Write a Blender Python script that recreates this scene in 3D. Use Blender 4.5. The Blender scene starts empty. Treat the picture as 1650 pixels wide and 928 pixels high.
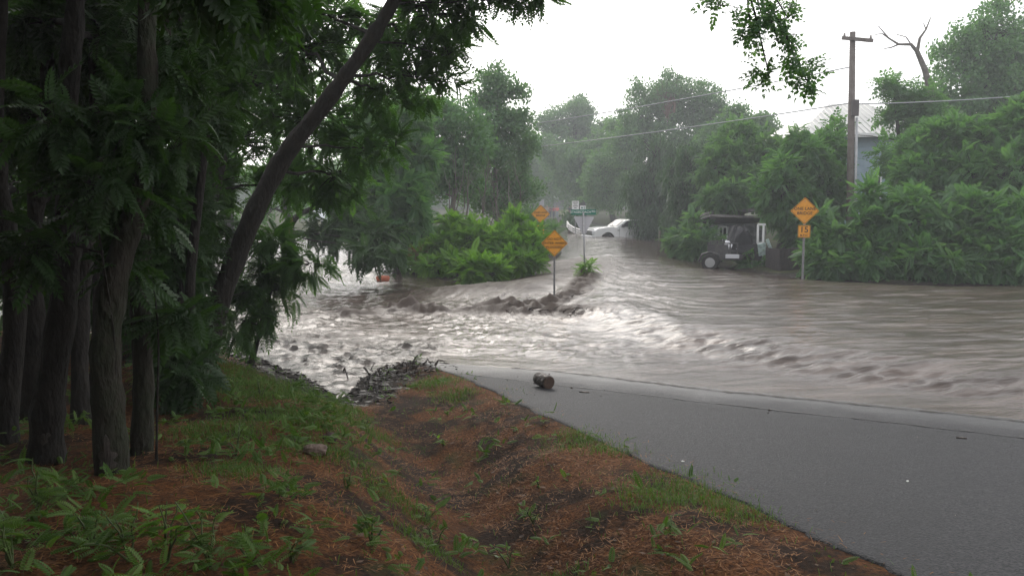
import bpy, math, random
import numpy as np
from mathutils import Vector, Matrix, Euler
R = math.radians
rng = np.random.default_rng(7)
random.seed(7)
sc = bpy.context.scene
C = sc.collection

# ------------------------------------------------------------------ camera, sky, sun, exposure
F, CX, CY = 1373.0, 825.0, 464.0
CAMZ, PITCH = 2.6, math.atan(142 / 1373.0)
cam = bpy.data.cameras.new('camera'); camo = bpy.data.objects.new('camera', cam); C.objects.link(camo)
camo.location = (0, 0, CAMZ); camo.rotation_euler = (math.pi / 2 - PITCH, 0, 0)
cam.sensor_width = 36; cam.lens = 36 * F / 1650; cam.clip_end = 3000; cam.clip_start = 0.05
sc.camera = camo
SUN_EL, SUN_AZ = 31, -8          # degrees; azimuth measured from +Y towards +X
w = bpy.data.worlds.new('World'); sc.world = w; w.use_nodes = True
nt = w.node_tree; bg = nt.nodes['Background']
sky = nt.nodes.new('ShaderNodeTexSky'); sky.sky_type = 'NISHITA'; sky.sun_disc = False
sky.sun_elevation = R(SUN_EL); sky.sun_rotation = R(SUN_AZ); sky.air_density = 1.0; sky.dust_density = 4.0; sky.altitude = 600
hs = nt.nodes.new('ShaderNodeHueSaturation'); hs.inputs['Saturation'].default_value = 0.25
nt.links.new(sky.outputs[0], hs.inputs['Color'])
# thin bright overcast: a noisy veil of cloud mixed over the clear sky
tcw = nt.nodes.new('ShaderNodeTexCoord'); cn = nt.nodes.new('ShaderNodeTexNoise'); cn.inputs['Scale'].default_value = 1.6; cn.inputs['Detail'].default_value = 6
cr = nt.nodes.new('ShaderNodeMix'); cr.data_type = 'RGBA'; cr.inputs[6].default_value = (7.6, 7.7, 7.9, 1); cr.inputs[7].default_value = (11.0, 10.8, 10.6, 1)
mxw = nt.nodes.new('ShaderNodeMix'); mxw.data_type = 'RGBA'; mxw.inputs[0].default_value = .62
nt.links.new(tcw.outputs['Generated'], cn.inputs['Vector']); nt.links.new(cn.outputs[0], cr.inputs[0]); nt.links.new(hs.outputs[0], mxw.inputs[6]); nt.links.new(cr.outputs[2], mxw.inputs[7])
nt.links.new(mxw.outputs[2], bg.inputs[0]); bg.inputs[1].default_value = 0.15
sl = bpy.data.lights.new('sun', 'SUN'); sl.energy = 0.7; sl.angle = R(25); sl.color = (1, .93, .84)
so = bpy.data.objects.new('sun', sl); C.objects.link(so)
sd = Vector((math.sin(R(SUN_AZ)) * math.cos(R(SUN_EL)), math.cos(R(SUN_AZ)) * math.cos(R(SUN_EL)), math.sin(R(SUN_EL))))
so.rotation_euler = (-sd).to_track_quat('-Z', 'Y').to_euler(); so.location = sd * 60
sc.view_settings.view_transform = 'Standard'; sc.view_settings.look = 'None'
sc.view_settings.exposure = 0.42; sc.view_settings.gamma = 1; sc.view_settings.use_curve_mapping = False
sc.render.engine = 'CYCLES'
cy = sc.cycles
cy.use_denoising = True; cy.max_bounces = 5; cy.diffuse_bounces = 3; cy.glossy_bounces = 2; cy.transmission_bounces = 3
cy.volume_bounces = 0; cy.caustics_reflective = False; cy.caustics_refractive = False; cy.transparent_max_bounces = 4
cy.use_adaptive_sampling = True; cy.adaptive_threshold = 0.02

# ------------------------------------------------------------------ geometry of the view
cp, sp = math.cos(PITCH), math.sin(PITCH)
def ray(px, py):
    u = (px - CX) / F; v = -(py - CY) / F
    return np.array([u, cp + v * sp, -sp + v * cp])
def at(px, py, D):
    r = ray(px, py); return np.array([0, 0, CAMZ]) + r * (D / r[1])
def gr(px, py, z=0.0):
    r = ray(px, py); return np.array([0, 0, CAMZ]) + r * ((z - CAMZ) / r[2])

# ------------------------------------------------------------------ noise
_perm = rng.permutation(512); _perm = np.concatenate([_perm, _perm])
_grad = rng.normal(size=(512, 2)); _grad /= np.linalg.norm(_grad, axis=1)[:, None]
def pn(x, y):
    x = np.asarray(x, float); y = np.asarray(y, float)
    xi = np.floor(x).astype(int); yi = np.floor(y).astype(int); xf = x - xi; yf = y - yi
    def g(ix, iy, dx, dy):
        h = _perm[(_perm[ix & 511] + iy) & 511]; return _grad[h, 0] * dx + _grad[h, 1] * dy
    u = xf * xf * xf * (xf * (xf * 6 - 15) + 10); v = yf * yf * yf * (yf * (yf * 6 - 15) + 10)
    a = g(xi, yi, xf, yf); b = g(xi + 1, yi, xf - 1, yf); c = g(xi, yi + 1, xf, yf - 1); d = g(xi + 1, yi + 1, xf - 1, yf - 1)
    return 1.5 * ((a * (1 - u) + b * u) * (1 - v) + (c * (1 - u) + d * u) * v)
def fbm(x, y, o=4):
    s = 0; a = 1
    for i in range(o): s = s + a * pn(x * 2**i + 13.7 * i, y * 2**i - 7.3 * i); a *= .5
    return s
def ss(a, b, x):
    t = np.clip((x - a) / (b - a), 0, 1); return t * t * (3 - 2 * t)
def polydist(P, X, Y, closed=True):
    P = np.array(P, float); n = len(P); d = np.full(np.shape(X), 1e9)
    for i in range(n if closed else n - 1):
        a = P[i]; b = P[(i + 1) % n]; e = b - a
        t = np.clip(((X - a[0]) * e[0] + (Y - a[1]) * e[1]) / (e @ e), 0, 1)
        d = np.minimum(d, np.hypot(X - a[0] - t * e[0], Y - a[1] - t * e[1]))
    return d
def inside(P, X, Y):
    P = np.array(P, float); n = len(P); r = np.zeros(np.shape(X), bool)
    for i in range(n):
        x1, y1 = P[i]; x2, y2 = P[(i + 1) % n]
        if y1 == y2: continue
        c = ((y1 > Y) != (y2 > Y)) & (X < (x2 - x1) * (Y - y1) / (y2 - y1) + x1); r ^= c
    return r

# ------------------------------------------------------------------ mesh helpers
def props(o, label=None, cat=None, group=None, kind=None):
    if label: o['label'] = label
    if cat: o['category'] = cat
    if group: o['group'] = group
    if kind: o['kind'] = kind
    return o
def empty(name, loc, label, cat, group=None, rz=0):
    o = bpy.data.objects.new(name, None); o.empty_display_size = .2; C.objects.link(o)
    o.location = loc; o.rotation_euler = (0, 0, rz); return props(o, label, cat, group)
def npmesh(name, V, Fq, mat, parent=None, attrs=None, smooth=False, world=True):
    V = np.ascontiguousarray(V, np.float32); Fq = np.ascontiguousarray(Fq, np.int32)
    me = bpy.data.meshes.new(name); me.vertices.add(len(V)); k = Fq.shape[1]
    if parent is not None and world:
        V = V - np.array(parent.location[:], np.float32)
    me.vertices.foreach_set('co', V.ravel()); me.loops.add(Fq.size); me.loops.foreach_set('vertex_index', Fq.ravel())
    me.polygons.add(len(Fq)); me.polygons.foreach_set('loop_start', np.arange(0, Fq.size, k, dtype=np.int32))
    me.polygons.foreach_set('use_smooth', np.full(len(Fq), smooth))
    for nm, a in (attrs or {}).items():
        t = me.attributes.new(nm, 'FLOAT', 'POINT'); t.data.foreach_set('value', np.ascontiguousarray(a, np.float32))
    me.update(calc_edges=True); me.materials.append(mat)
    o = bpy.data.objects.new(name, me); C.objects.link(o)
    if parent is not None: o.parent = parent
    return o
class MB:
    def __init__(s): s.v = []; s.f = []; s.sm = []
    def add(s, V, Fs, smooth=False):
        n = len(s.v); s.v += [tuple(p) for p in V]; s.f += [tuple(n + i for i in f) for f in Fs]; s.sm += [smooth] * len(Fs); return s
    def box(s, c, d, rot=(0, 0, 0), bev=0.0):
        M = Euler(rot).to_matrix(); c = Vector(c); hx, hy, hz = [k / 2 for k in d]
        if bev <= 0:
            V = [c + M @ Vector((x * hx, y * hy, z * hz)) for z in (-1, 1) for y in (-1, 1) for x in (-1, 1)]
            return s.add(V, [(0, 2, 3, 1), (4, 5, 7, 6), (0, 1, 5, 4), (2, 6, 7, 3), (0, 4, 6, 2), (1, 3, 7, 5)])
        import bmesh
        bm = bmesh.new(); bmesh.ops.create_cube(bm, size=1)
        for v in bm.verts: v.co = Vector((v.co.x * d[0], v.co.y * d[1], v.co.z * d[2]))
        bmesh.ops.bevel(bm, geom=list(bm.edges), offset=min(bev, min(d) * .45), segments=2, affect='EDGES', profile=.6)
        V = [c + M @ v.co for v in bm.verts]; bm.verts.index_update(); Fs = [tuple(v.index for v in f.verts) for f in bm.faces]; bm.free()
        return s.add(V, Fs)
    def prism(s, pts, y0, y1, M=None):    # outline in x,z extruded along y
        n = len(pts); V = [Vector((p[0], y, p[1])) for y in (y0, y1) for p in pts]
        if M: V = [M @ v for v in V]
        return s.add(V, [tuple(range(n)), tuple(range(2 * n - 1, n - 1, -1))] + [(i, i + n, (i + 1) % n + n, (i + 1) % n) for i in range(n)])
    def tube(s, pts, rad, n=8, cap=True):
        V, Fs = tube(pts, rad, n); k = len(pts); base = len(s.v)
        s.add(V, Fs, True)
        if cap:
            s.f.append(tuple(base + i for i in range(n))[::-1]); s.f.append(tuple(base + (k - 1) * n + i for i in range(n))); s.sm += [False, False]
        return s
    def build(s, name, mat, parent=None, world=False):
        V = s.v
        if world and parent is not None:
            L = parent.location; V = [(p[0] - L[0], p[1] - L[1], p[2] - L[2]) for p in V]
        me = bpy.data.meshes.new(name); me.from_pydata([tuple(p) for p in V], [], s.f); me.materials.append(mat)
        me.polygons.foreach_set('use_smooth', s.sm); me.update()
        o = bpy.data.objects.new(name, me); C.objects.link(o)
        if parent is not None: o.parent = parent
        return o
def tube(pts, rad, n=8):
    P = np.array(pts, float); k = len(P); rad = np.broadcast_to(np.array(rad, float), (k,))
    T = np.gradient(P, axis=0); T /= np.linalg.norm(T, axis=1)[:, None] + 1e-9
    a = np.array([0, 0, 1.]) if abs(T[0][2]) < .9 else np.array([1., 0, 0])
    V = []
    u = np.cross(T[0], a); u /= np.linalg.norm(u)
    for i in range(k):
        u = u - T[i] * (u @ T[i]); u /= np.linalg.norm(u) + 1e-9; v = np.cross(T[i], u)
        th = np.arange(n) * 2 * math.pi / n
        V.append(P[i] + rad[i] * (np.cos(th)[:, None] * u + np.sin(th)[:, None] * v))
    V = np.concatenate(V); Fs = []
    for i in range(k - 1):
        for j in range(n): Fs.append((i * n + j, i * n + (j + 1) % n, (i + 1) * n + (j + 1) % n, (i + 1) * n + j))
    return V, Fs
class Tubes:
    def __init__(s): s.V = []; s.F = []; s.n = 0
    def add(s, pts, rad, n=8):
        V, Fs = tube(pts, rad, n); s.V.append(V); s.F.append(np.array(Fs) + s.n); s.n += len(V)
    def build(s, name, mat, parent): return npmesh(name, np.concatenate(s.V), np.concatenate(s.F), mat, parent, smooth=True)

# ------------------------------------------------------------------ materials
def mat(name, col, rough=.6, metal=0, spec=.5, noise=None, bump=None, coat=0):
    m = bpy.data.materials.new(name); m.use_nodes = True; n = m.node_tree; b = n.nodes['Principled BSDF']
    b.inputs['Base Color'].default_value = (*col, 1); b.inputs['Roughness'].default_value = rough
    b.inputs['Metallic'].default_value = metal; b.inputs['Specular IOR Level'].default_value = spec
    b.inputs['Coat Weight'].default_value = coat
    geo = n.nodes.new('ShaderNodeTexCoord')
    if noise:                                  # (scale, second colour, contrast lo, hi)
        t = n.nodes.new('ShaderNodeTexNoise'); t.inputs['Scale'].default_value = noise[0]; t.inputs['Detail'].default_value = 7; t.inputs['Roughness'].default_value = .65
        r = n.nodes.new('ShaderNodeMapRange'); r.inputs[1].default_value = noise[2]; r.inputs[2].default_value = noise[3]
        x = n.nodes.new('ShaderNodeMix'); x.data_type = 'RGBA'; x.inputs[6].default_value = (*col, 1); x.inputs[7].default_value = (*noise[1], 1)
        n.links.new(geo.outputs['Object'], t.inputs['Vector']); n.links.new(t.outputs[0], r.inputs[0]); n.links.new(r.outputs[0], x.inputs[0]); n.links.new(x.outputs[2], b.inputs['Base Color'])
    if bump:
        t2 = n.nodes.new('ShaderNodeTexNoise'); t2.inputs['Scale'].default_value = bump[0]; t2.inputs['Detail'].default_value = 6
        mp = n.nodes.new('ShaderNodeMapping'); mp.inputs['Scale'].default_value = bump[2] if len(bump) > 2 else (1, 1, 1)
        bp = n.nodes.new('ShaderNodeBump'); bp.inputs['Strength'].default_value = bump[1]; bp.inputs['Distance'].default_value = .05
        n.links.new(geo.outputs['Object'], mp.inputs[0]); n.links.new(mp.outputs[0], t2.inputs['Vector']); n.links.new(t2.outputs[0], bp.inputs['Height']); n.links.new(bp.outputs[0], b.inputs['Normal'])
    return m
def leafmat(name, c1, c2, trans=.4, rough=.45):
    m = bpy.data.materials.new(name); m.use_nodes = True; n = m.node_tree; b = n.nodes['Principled BSDF']; out = n.nodes['Material Output']
    a = n.nodes.new('ShaderNodeAttribute'); a.attribute_name = 'rnd'
    x = n.nodes.new('ShaderNodeMix'); x.data_type = 'RGBA'; x.inputs[6].default_value = (*c1, 1); x.inputs[7].default_value = (*c2, 1)
    n.links.new(a.outputs['Fac'], x.inputs[0]); n.links.new(x.outputs[2], b.inputs['Base Color']); b.inputs['Roughness'].default_value = rough
    b.inputs['Specular IOR Level'].default_value = .35
    t = n.nodes.new('ShaderNodeBsdfTranslucent'); br = n.nodes.new('ShaderNodeMix'); br.data_type = 'RGBA'; br.blend_type = 'MULTIPLY'; br.inputs[0].default_value = 1
    br.inputs[7].default_value = (1.5, 1.7, .6, 1); n.links.new(x.outputs[2], br.inputs[6]); n.links.new(br.outputs[2], t.inputs[0])
    ms = n.nodes.new('ShaderNodeMixShader'); ms.inputs[0].default_value = trans
    n.links.new(b.outputs[0], ms.inputs[1]); n.links.new(t.outputs[0], ms.inputs[2]); n.links.new(ms.outputs[0], out.inputs['Surface'])
    return m
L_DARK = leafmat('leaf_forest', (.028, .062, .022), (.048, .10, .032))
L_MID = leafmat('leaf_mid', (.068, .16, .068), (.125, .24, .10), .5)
L_BRIGHT = leafmat('leaf_bright', (.09, .20, .03), (.18, .31, .06), .5)
L_DUSTY = leafmat('leaf_dusty', (.07, .15, .078), (.13, .225, .115), .5)
L_DENSE = leafmat('leaf_dense', (.036, .078, .046), (.065, .12, .066), .4)
L_DRY = leafmat('leaf_dry', (.16, .08, .03), (.26, .15, .06), .3)
L_GRASS = leafmat('grass_blade', (.055, .125, .02), (.13, .21, .045), .35, .5)
L_LIT = leafmat('straw', (.13, .045, .014), (.36, .17, .055), .1, .7)
L_CAN = leafmat('leaf_canopy', (.04, .095, .03), (.075, .15, .05), .55)
BARK = mat('bark', (.025, .02, .016), .9, noise=(7, (.012, .01, .008), .35, .65), bump=(22, 1.0, (1, 1, .4)))
BARK_MOSS = mat('mossy_bark', (.028, .023, .016), .9, noise=(5, (.018, .023, .009), .4, .6), bump=(22, 1.0, (1, 1, .4)))
BARK_GREY = mat('grey_bark', (.17, .15, .13), .9, noise=(6, (.08, .07, .06), .35, .65), bump=(22, 1.0, (1, 1, .4)))
SCAR = mat('bare_wood', (.10, .082, .074), .8, noise=(10, (.04, .032, .028), .35, .65), bump=(12, .6, (5, 5, .5)))
TWIG = mat('dry_twig', (.16, .10, .075), .9)

# ------------------------------------------------------------------ terrain
E1 = gr(660, 582)[:2]; E2 = gr(1150, 626)[:2]; E3 = gr(1650, 676)[:2]
edge_dir = (E3 - E2) / np.linalg.norm(E3 - E2)
WET = [(-60, 15), (-14, 15.8), (-8, 15.2)] + [tuple(gr(*p)[:2]) for p in ((395, 562), (450, 590), (500, 606), (528, 622), (545, 642), (562, 632), (575, 612), (610, 596), (640, 586), (662, 582), (900, 598), (1150, 626), (1400, 650), (1650, 676))] \
    + [tuple(E3 + edge_dir * 12), tuple(E3 + edge_dir * 60), (80, 22), tuple(gr(1900, 466)[:2]), tuple(gr(1650, 460)[:2]), tuple(gr(1480, 462)[:2]), tuple(gr(1310, 452)[:2]), tuple(gr(1180, 436)[:2]), tuple(gr(1090, 412)[:2]), (8.9, 50), (9.6, 62), (8.6, 80), (9, 110), (8.5, 128),
       (5.2, 128), (4.6, 100), (3.6, 75), (2.9, 55), (2.5, 42), tuple(gr(903, 412)[:2]), tuple(gr(885, 430)[:2]), tuple(gr(840, 446)[:2]), tuple(gr(800, 458)[:2]), tuple(gr(760, 462)[:2]), tuple(gr(690, 446)[:2]), tuple(gr(640, 424)[:2]), (-6, 48), (-7, 62), (-14, 66), (-26, 50), (-60, 40)]
ROADL = [(5.2, -8), (3.6, -1), (2.75, 2.2)] + [tuple(gr(x, y, z)[:2]) for x, y, z in ((1450, 928, .58), (1200, 822, .46), (1050, 760, .37), (910, 700, .22), (800, 645, .10), (700, 598, .0))] + [(-2.6, 16)]
ROADL = np.array(ROADL)
def road_x(Y): return np.interp(Y, ROADL[:, 1], ROADL[:, 0])
DITCH = [tuple(gr(548, 640)[:2]), tuple(gr(620, 672, .12)[:2]), tuple(gr(700, 715, .3)[:2]), tuple(gr(760, 790, .5)[:2]), tuple(gr(840, 880, .62)[:2]), (1.2, 1.5)]
UPPER = [tuple(gr(*p, .1)[:2]) for p in ((960, 508), (1100, 546), (1300, 584), (1500, 614), (1650, 640))] + [(14, 8), (80, -20), (80, 200), (6.5, 200), (3.2, 75), (2.6, 45), (2.4, 33), (2.15, 27.5), (1.9, 23.5)]
def land(X, Y):
    X = np.asarray(X, float); Y = np.asarray(Y, float)
    d = polydist(WET, X, Y); ins = inside(WET, X, Y); s = np.where(ins, -d, d)
    near = ss(20, 13, Y)
    up_near = .085 * np.clip(s, 0, 12)
    left = ss(.3, -1.4, X - np.interp(Y, [p[1] for p in DITCH[::-1]], [p[0] for p in DITCH[::-1]]))
    bank = .42 * ss(0, 2.0, s) * left * near
    dd = polydist(DITCH, X, Y, False)
    ditch = -.36 * np.exp(-(dd / .7)**2) * near * ss(.4, 3.6, s)
    far = .5 * ss(0, 5, s) + .02 * np.clip(s - 5, 0, 30)
    isl = ss(12, 0, np.hypot(X - 0, (Y - 30) * .8)) * .25 * ss(0, 2, s)
    z = near * (up_near + bank + ditch) + (1 - near) * (far + isl)
    z = np.where(s < 0, np.maximum(-.12 * (-s) - .02, -.6), z)
    offroad = ss(.1, -.5, X - road_x(Y)) * near + (1 - near)
    z = z + offroad * ss(-.2, 1.0, s) * (.05 * fbm(X * .8, Y * .8) + .018 * fbm(X * 4, Y * 4, 3))
    roadm = near * ss(-.1, .35, X - road_x(Y)) * ss(14, 8, X - road_x(Y) + 0 * Y)
    return z, s, roadm
def zland(x, y):
    z, s, m = land(np.array([x]), np.array([y])); return float(z[0])

def sgrid(n, a, b):            # dense in the middle
    t = np.linspace(-1, 1, n); return a * np.sinh(b * t) / math.sinh(b)
gx = sgrid(430, 500, 6.2); gyt = np.linspace(0, 1, 470); gy = -12 + 18 * gyt + 560 * (np.exp(6.0 * gyt) - 1) / (math.exp(6.0) - 1)
GX, GY = np.meshgrid(gx, gy); Z, S, RM = land(GX.ravel(), GY.ravel())
Z = Z - .03 * RM
hillz = ss(150, 500, GY.ravel()) * 6
V = np.stack([GX.ravel(), GY.ravel(), Z + hillz], 1)
nx = len(gx); ii = np.arange(nx * (len(gy) - 1)).reshape(-1, nx)[:, :-1].ravel()
Fg = np.stack([ii, ii + 1, ii + nx + 1, ii + nx], 1)
def ground_mat():
    m = bpy.data.materials.new('ground'); m.use_nodes = True; n = m.node_tree; b = n.nodes['Principled BSDF']; L = n.links
    g = n.nodes.new('ShaderNodeNewGeometry'); a = n.nodes.new('ShaderNodeAttribute'); a.attribute_name = 'shore'
    def noise(s, d=6, r=.6):
        t = n.nodes.new('ShaderNodeTexNoise'); t.inputs['Scale'].default_value = s; t.inputs['Detail'].default_value = d; t.inputs['Roughness'].default_value = r; L.new(g.outputs['Position'], t.inputs['Vector']); return t.outputs[0]
    def mr(x, lo, hi, a0=0, a1=1):
        r = n.nodes.new('ShaderNodeMapRange'); r.inputs[1].default_value = lo; r.inputs[2].default_value = hi; r.inputs[3].default_value = a0; r.inputs[4].default_value = a1; L.new(x, r.inputs[0]); return r.outputs[0]
    def mix(f, c1, c2):
        x = n.nodes.new('ShaderNodeMix'); x.data_type = 'RGBA'
        for k, c in ((6, c1), (7, c2)):
            if isinstance(c, tuple): x.inputs[k].default_value = (*c, 1)
            else: L.new(c, x.inputs[k])
        L.new(f, x.inputs[0]); return x.outputs[2]
    litter = mix(mr(noise(38, 8, .75), .40, .60), (.045, .019, .009), (.20, .082, .03))
    soil = mix(mr(noise(20), .35, .65), (.018, .011, .008), (.05, .028, .017))
    ad = n.nodes.new('ShaderNodeAttribute'); ad.attribute_name = 'ditch'
    s2 = n.nodes.new('ShaderNodeMath'); s2.operation = 'ADD'; L.new(mr(noise(1.3, 6, .7), .44, .62), s2.inputs[0]); L.new(ad.outputs['Fac'], s2.inputs[1])
    c = mix(mr(s2.outputs[0], .25, .8), litter, soil)
    sx = n.nodes.new('ShaderNodeSeparateXYZ'); L.new(g.outputs['Position'], sx.inputs[0])
    c = mix(mr(sx.outputs['Y'], 17, 22), c, mix(mr(noise(1.1, 6), .4, .62), (.03, .04, .018), (.07, .075, .03)))
    c = mix(mr(noise(2.2, 6), .56, .68, 0, .6), c, (.045, .06, .02))
    sa = n.nodes.new('ShaderNodeMath'); sa.operation = 'ADD'; L.new(a.outputs['Fac'], sa.inputs[0]); L.new(mr(noise(1.2, 5), 0, 1, -1.0, 1.0), sa.inputs[1])
    mud = mr(sa.outputs[0], .5, .95, 1, 0)
    c = mix(mud, c, mix(mr(noise(9), .35, .65), (.012, .009, .008), (.035, .027, .022)))
    L.new(c, b.inputs['Base Color'])
    pud = n.nodes.new('ShaderNodeMath'); pud.operation = 'MULTIPLY'; L.new(mud, pud.inputs[0]); L.new(mr(noise(5.5, 5, .6), .56, .6), pud.inputs[1]); L.new(mr(pud.outputs[0], 0, 1, .88, .12), b.inputs['Roughness']); L.new(mr(pud.outputs[0], 0, 1, .12, .6), b.inputs['Specular IOR Level'])
    bp = n.nodes.new('ShaderNodeBump'); bp.inputs['Strength'].default_value = .8; bp.inputs['Distance'].default_value = .04
    L.new(noise(26, 9, .75), bp.inputs['Height']); L.new(bp.outputs[0], b.inputs['Normal'])
    return m
o = npmesh('ground', V, Fg, ground_mat(), attrs={'shore': S, 'ditch': .6 * np.exp(-(polydist(DITCH, GX.ravel() - .25, GY.ravel(), False) / .55)**2) * (.6 + fbm(GX.ravel() * 1.5, GY.ravel() * 1.5, 3))}, smooth=True); props(o, kind='structure')

# ------------------------------------------------------------------ road
ry = np.concatenate([np.linspace(-8, 16, 260)]); rx = np.concatenate([[0, .02], np.linspace(.1, 13.5, 120)])
RX = road_x(ry)[:, None] + rx[None, :] + (.05 * fbm(ry * 1.7, ry * 0 + 3.3))[:, None] * (1 - ss(0, .8, rx))[None, :] + .03 * pn(ry * 9, ry * 0)[:, None] * (1 - ss(0, .5, rx))[None, :]
RY = np.repeat(ry[:, None], len(rx), 1)
rz_, rs_, _ = land(RX.ravel(), RY.ravel()); rz_ = rz_ + .006; col0 = np.tile(np.arange(len(rx)) == 0, len(ry)); rz_ = np.where(col0, rz_ - .035, rz_)
SEAM = [tuple(gr(x, y, .06)[:2]) for x, y in ((740, 606), (880, 626), (1050, 645), (1250, 670), (1450, 692), (1650, 716), (1900, 748))]
rsm = polydist(SEAM, RX.ravel(), RY.ravel(), False)
def road_mat():
    m = bpy.data.materials.new('asphalt'); m.use_nodes = True; n = m.node_tree; b = n.nodes['Principled BSDF']; L = n.links
    g = n.nodes.new('ShaderNodeNewGeometry'); a = n.nodes.new('ShaderNodeAttribute'); a.attribute_name = 'shore'
    def noise(s, d=6, r=.6):
        t = n.nodes.new('ShaderNodeTexNoise'); t.inputs['Scale'].default_value = s; t.inputs['Detail'].default_value = d; t.inputs['Roughness'].default_value = r; L.new(g.outputs['Position'], t.inputs['Vector']); return t.outputs[0]
    def mr(x, lo, hi, a0=0, a1=1):
        r = n.nodes.new('ShaderNodeMapRange'); r.inputs[1].default_value = lo; r.inputs[2].default_value = hi; r.inputs[3].default_value = a0; r.inputs[4].default_value = a1; L.new(x, r.inputs[0]); return r.outputs[0]
    def mix(f, c1, c2):
        x = n.nodes.new('ShaderNodeMix'); x.data_type = 'RGBA'
        for k, c in ((6, c1), (7, c2)):
            if isinstance(c, tuple): x.inputs[k].default_value = (*c, 1)
            else: L.new(c, x.inputs[k])
        L.new(f, x.inputs[0]); return x.outputs[2]
    v = n.nodes.new('ShaderNodeTexVoronoi'); v.inputs['Scale'].default_value = 75; L.new(g.outputs['Position'], v.inputs['Vector'])
    c = mix(mr(v.outputs['Color'], .2, .9), (.011, .0115, .014), (.05, .05, .056))
    v2 = n.nodes.new('ShaderNodeTexVoronoi'); v2.inputs['Scale'].default_value = 62; L.new(g.outputs['Position'], v2.inputs['Vector']); sc2 = n.nodes.new('ShaderNodeSeparateColor'); L.new(v2.outputs['Color'], sc2.inputs[0])
    c = mix(mr(sc2.outputs[0], .88, .96, 0, .5), c, (.095, .093, .1))
    c = mix(mr(noise(3.5, 7, .75), .5, .62, 0, .5), c, (.03, .03, .033))
    c = mix(mr(noise(.9, 5), .4, .7, 0, .45), c, (.024, .024, .027))
    L.new(c, b.inputs['Base Color'])
    sa = n.nodes.new('ShaderNodeMath'); sa.operation = 'ADD'; L.new(a.outputs['Fac'], sa.inputs[0]); L.new(mr(noise(1.4, 5), .3, .7, -.25, .25), sa.inputs[1])
    L.new(mr(sa.outputs[0], .1, 1.1, .3, .62), b.inputs['Roughness']); L.new(mr(sa.outputs[0], .0, 1.6, .65, .22), b.inputs['Specular IOR Level'])
    bp = n.nodes.new('ShaderNodeBump'); bp.inputs['Distance'].default_value = .006
    bp.inputs['Strength'].default_value = 1.0
    L.new(v.outputs['Distance'], bp.inputs['Height']); L.new(bp.outputs[0], b.inputs['Normal'])
    return m
k = len(rx); ii = np.arange(k * (len(ry) - 1)).reshape(-1, k)[:, :-1].ravel()
o = npmesh('road', np.stack([RX.ravel(), RY.ravel(), rz_], 1), np.stack([ii, ii + 1, ii + k + 1, ii + k], 1), road_mat(), attrs={'shore': rs_}, smooth=True); props(o, kind='structure')
def ribbon(name, line, wid, zoff, m, n=500, jit=.04, seed=0):
    P = np.array(line); t = np.linspace(0, len(P) - 1, n); x = np.interp(t, range(len(P)), P[:, 0]); y = np.interp(t, range(len(P)), P[:, 1])
    y = y + jit * fbm(x * 2 + seed, x * 0 + seed, 5); ww = wid * (.3 + np.abs(fbm(x * 5 + seed, x * 0 + 9, 3)) * 1.6)
    A = np.stack([x, y - ww / 2], 1); B = np.stack([x, y + ww / 2], 1); z1 = land(A[:, 0], A[:, 1])[0] + zoff; z2 = land(B[:, 0], B[:, 1])[0] + zoff
    V = np.concatenate([np.c_[A, z1], np.c_[B, z2]]); i = np.arange(n - 1)
    return props(npmesh(name, V, np.stack([i, i + 1, i + n + 1, i + n], 1), m), kind='structure')
ribbon('road_seam', SEAM, .05, .014, mat('seam_tar', (.012, .012, .012), .5), n=900, jit=.05)
SILT = mat('silt', (.045, .035, .025), .55, noise=(30, (.02, .015, .01), .4, .6))
ribbon('silt_line', [tuple(gr(x, y, .012)[:2]) for x, y in ((690, 582), (820, 590), (1000, 611), (1150, 631), (1400, 655), (1650, 681), (1900, 706))], .10, .0145, SILT, jit=.06, seed=5)

# ------------------------------------------------------------------ flood water
wy = 4 * np.exp(np.linspace(0, math.log(36), 720)); wt = np.linspace(-.85, .95, 640)
WX = wt[None, :] * (wy[:, None] + 4); WY = np.repeat(wy[:, None], len(wt), 1)
X = WX.ravel(); Y = WY.ravel()
dW = polydist(WET, X, Y); dW = np.where(inside(WET, X, Y), dW, -dW)
dU = polydist(UPPER, X, Y); dU = np.where(inside(UPPER, X, Y), dU, -dU)
amp = ss(-.1, 1.8, dW) * .92 + .08
up = ss(-.9, .9, dU)
CREST = [tuple(gr(x, y)[:2]) for x, y in ((440, 522), (520, 512), (575, 508), (640, 503), (720, 508), (800, 507), (880, 508), (950, 512))]
dC = polydist(CREST, X, Y, False)
# flow coordinates: long streaks on the right, slanting chop on the left
th = R(10) + R(42) * ss(5, 0, X) * ss(14, 20, Y) * ss(45, 26, Y) - R(22) * ss(3, -3, X)
fx = X * np.cos(th) + Y * np.sin(th); fy = -X * np.sin(th) + Y * np.cos(th)
spill = inside([tuple(gr(*p)[:2]) for p in ((760, 460), (800, 456), (860, 438), (905, 405), (960, 440), (955, 470), (900, 492), (780, 486))], X, Y)
sp_d = polydist([tuple(gr(*p)[:2]) for p in ((760, 474), (820, 470), (880, 462), (925, 448), (925, 428))], X, Y, False)
h = .26 * up * ss(0, 3, dW) + .26 * np.exp(-(sp_d / 1.3)**2)
h += amp * (.026 * fbm(fx * .35, fy * 1.4, 5) + .014 * pn(fx * 1.0 + 4, fy * 4.5) + .008 * pn(fx * 2.6, fy * 9.))
h += amp * ss(7, -3, X) * ss(9, 13, Y) * (.018 * (1 - np.abs(pn(fx * 1.7, fy * 3.6)) * 2) + .02 * pn(fx * 3, fy * 7) + .012 * pn(fx * 7, fy * 14))
ridge = np.exp(-(polydist(UPPER[:5], X, Y, False) / .75)**2)
h += amp * ridge * (.03 + .035 * fbm(X * 2.2 + Y * 1.5, Y * 4.5, 5))
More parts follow.
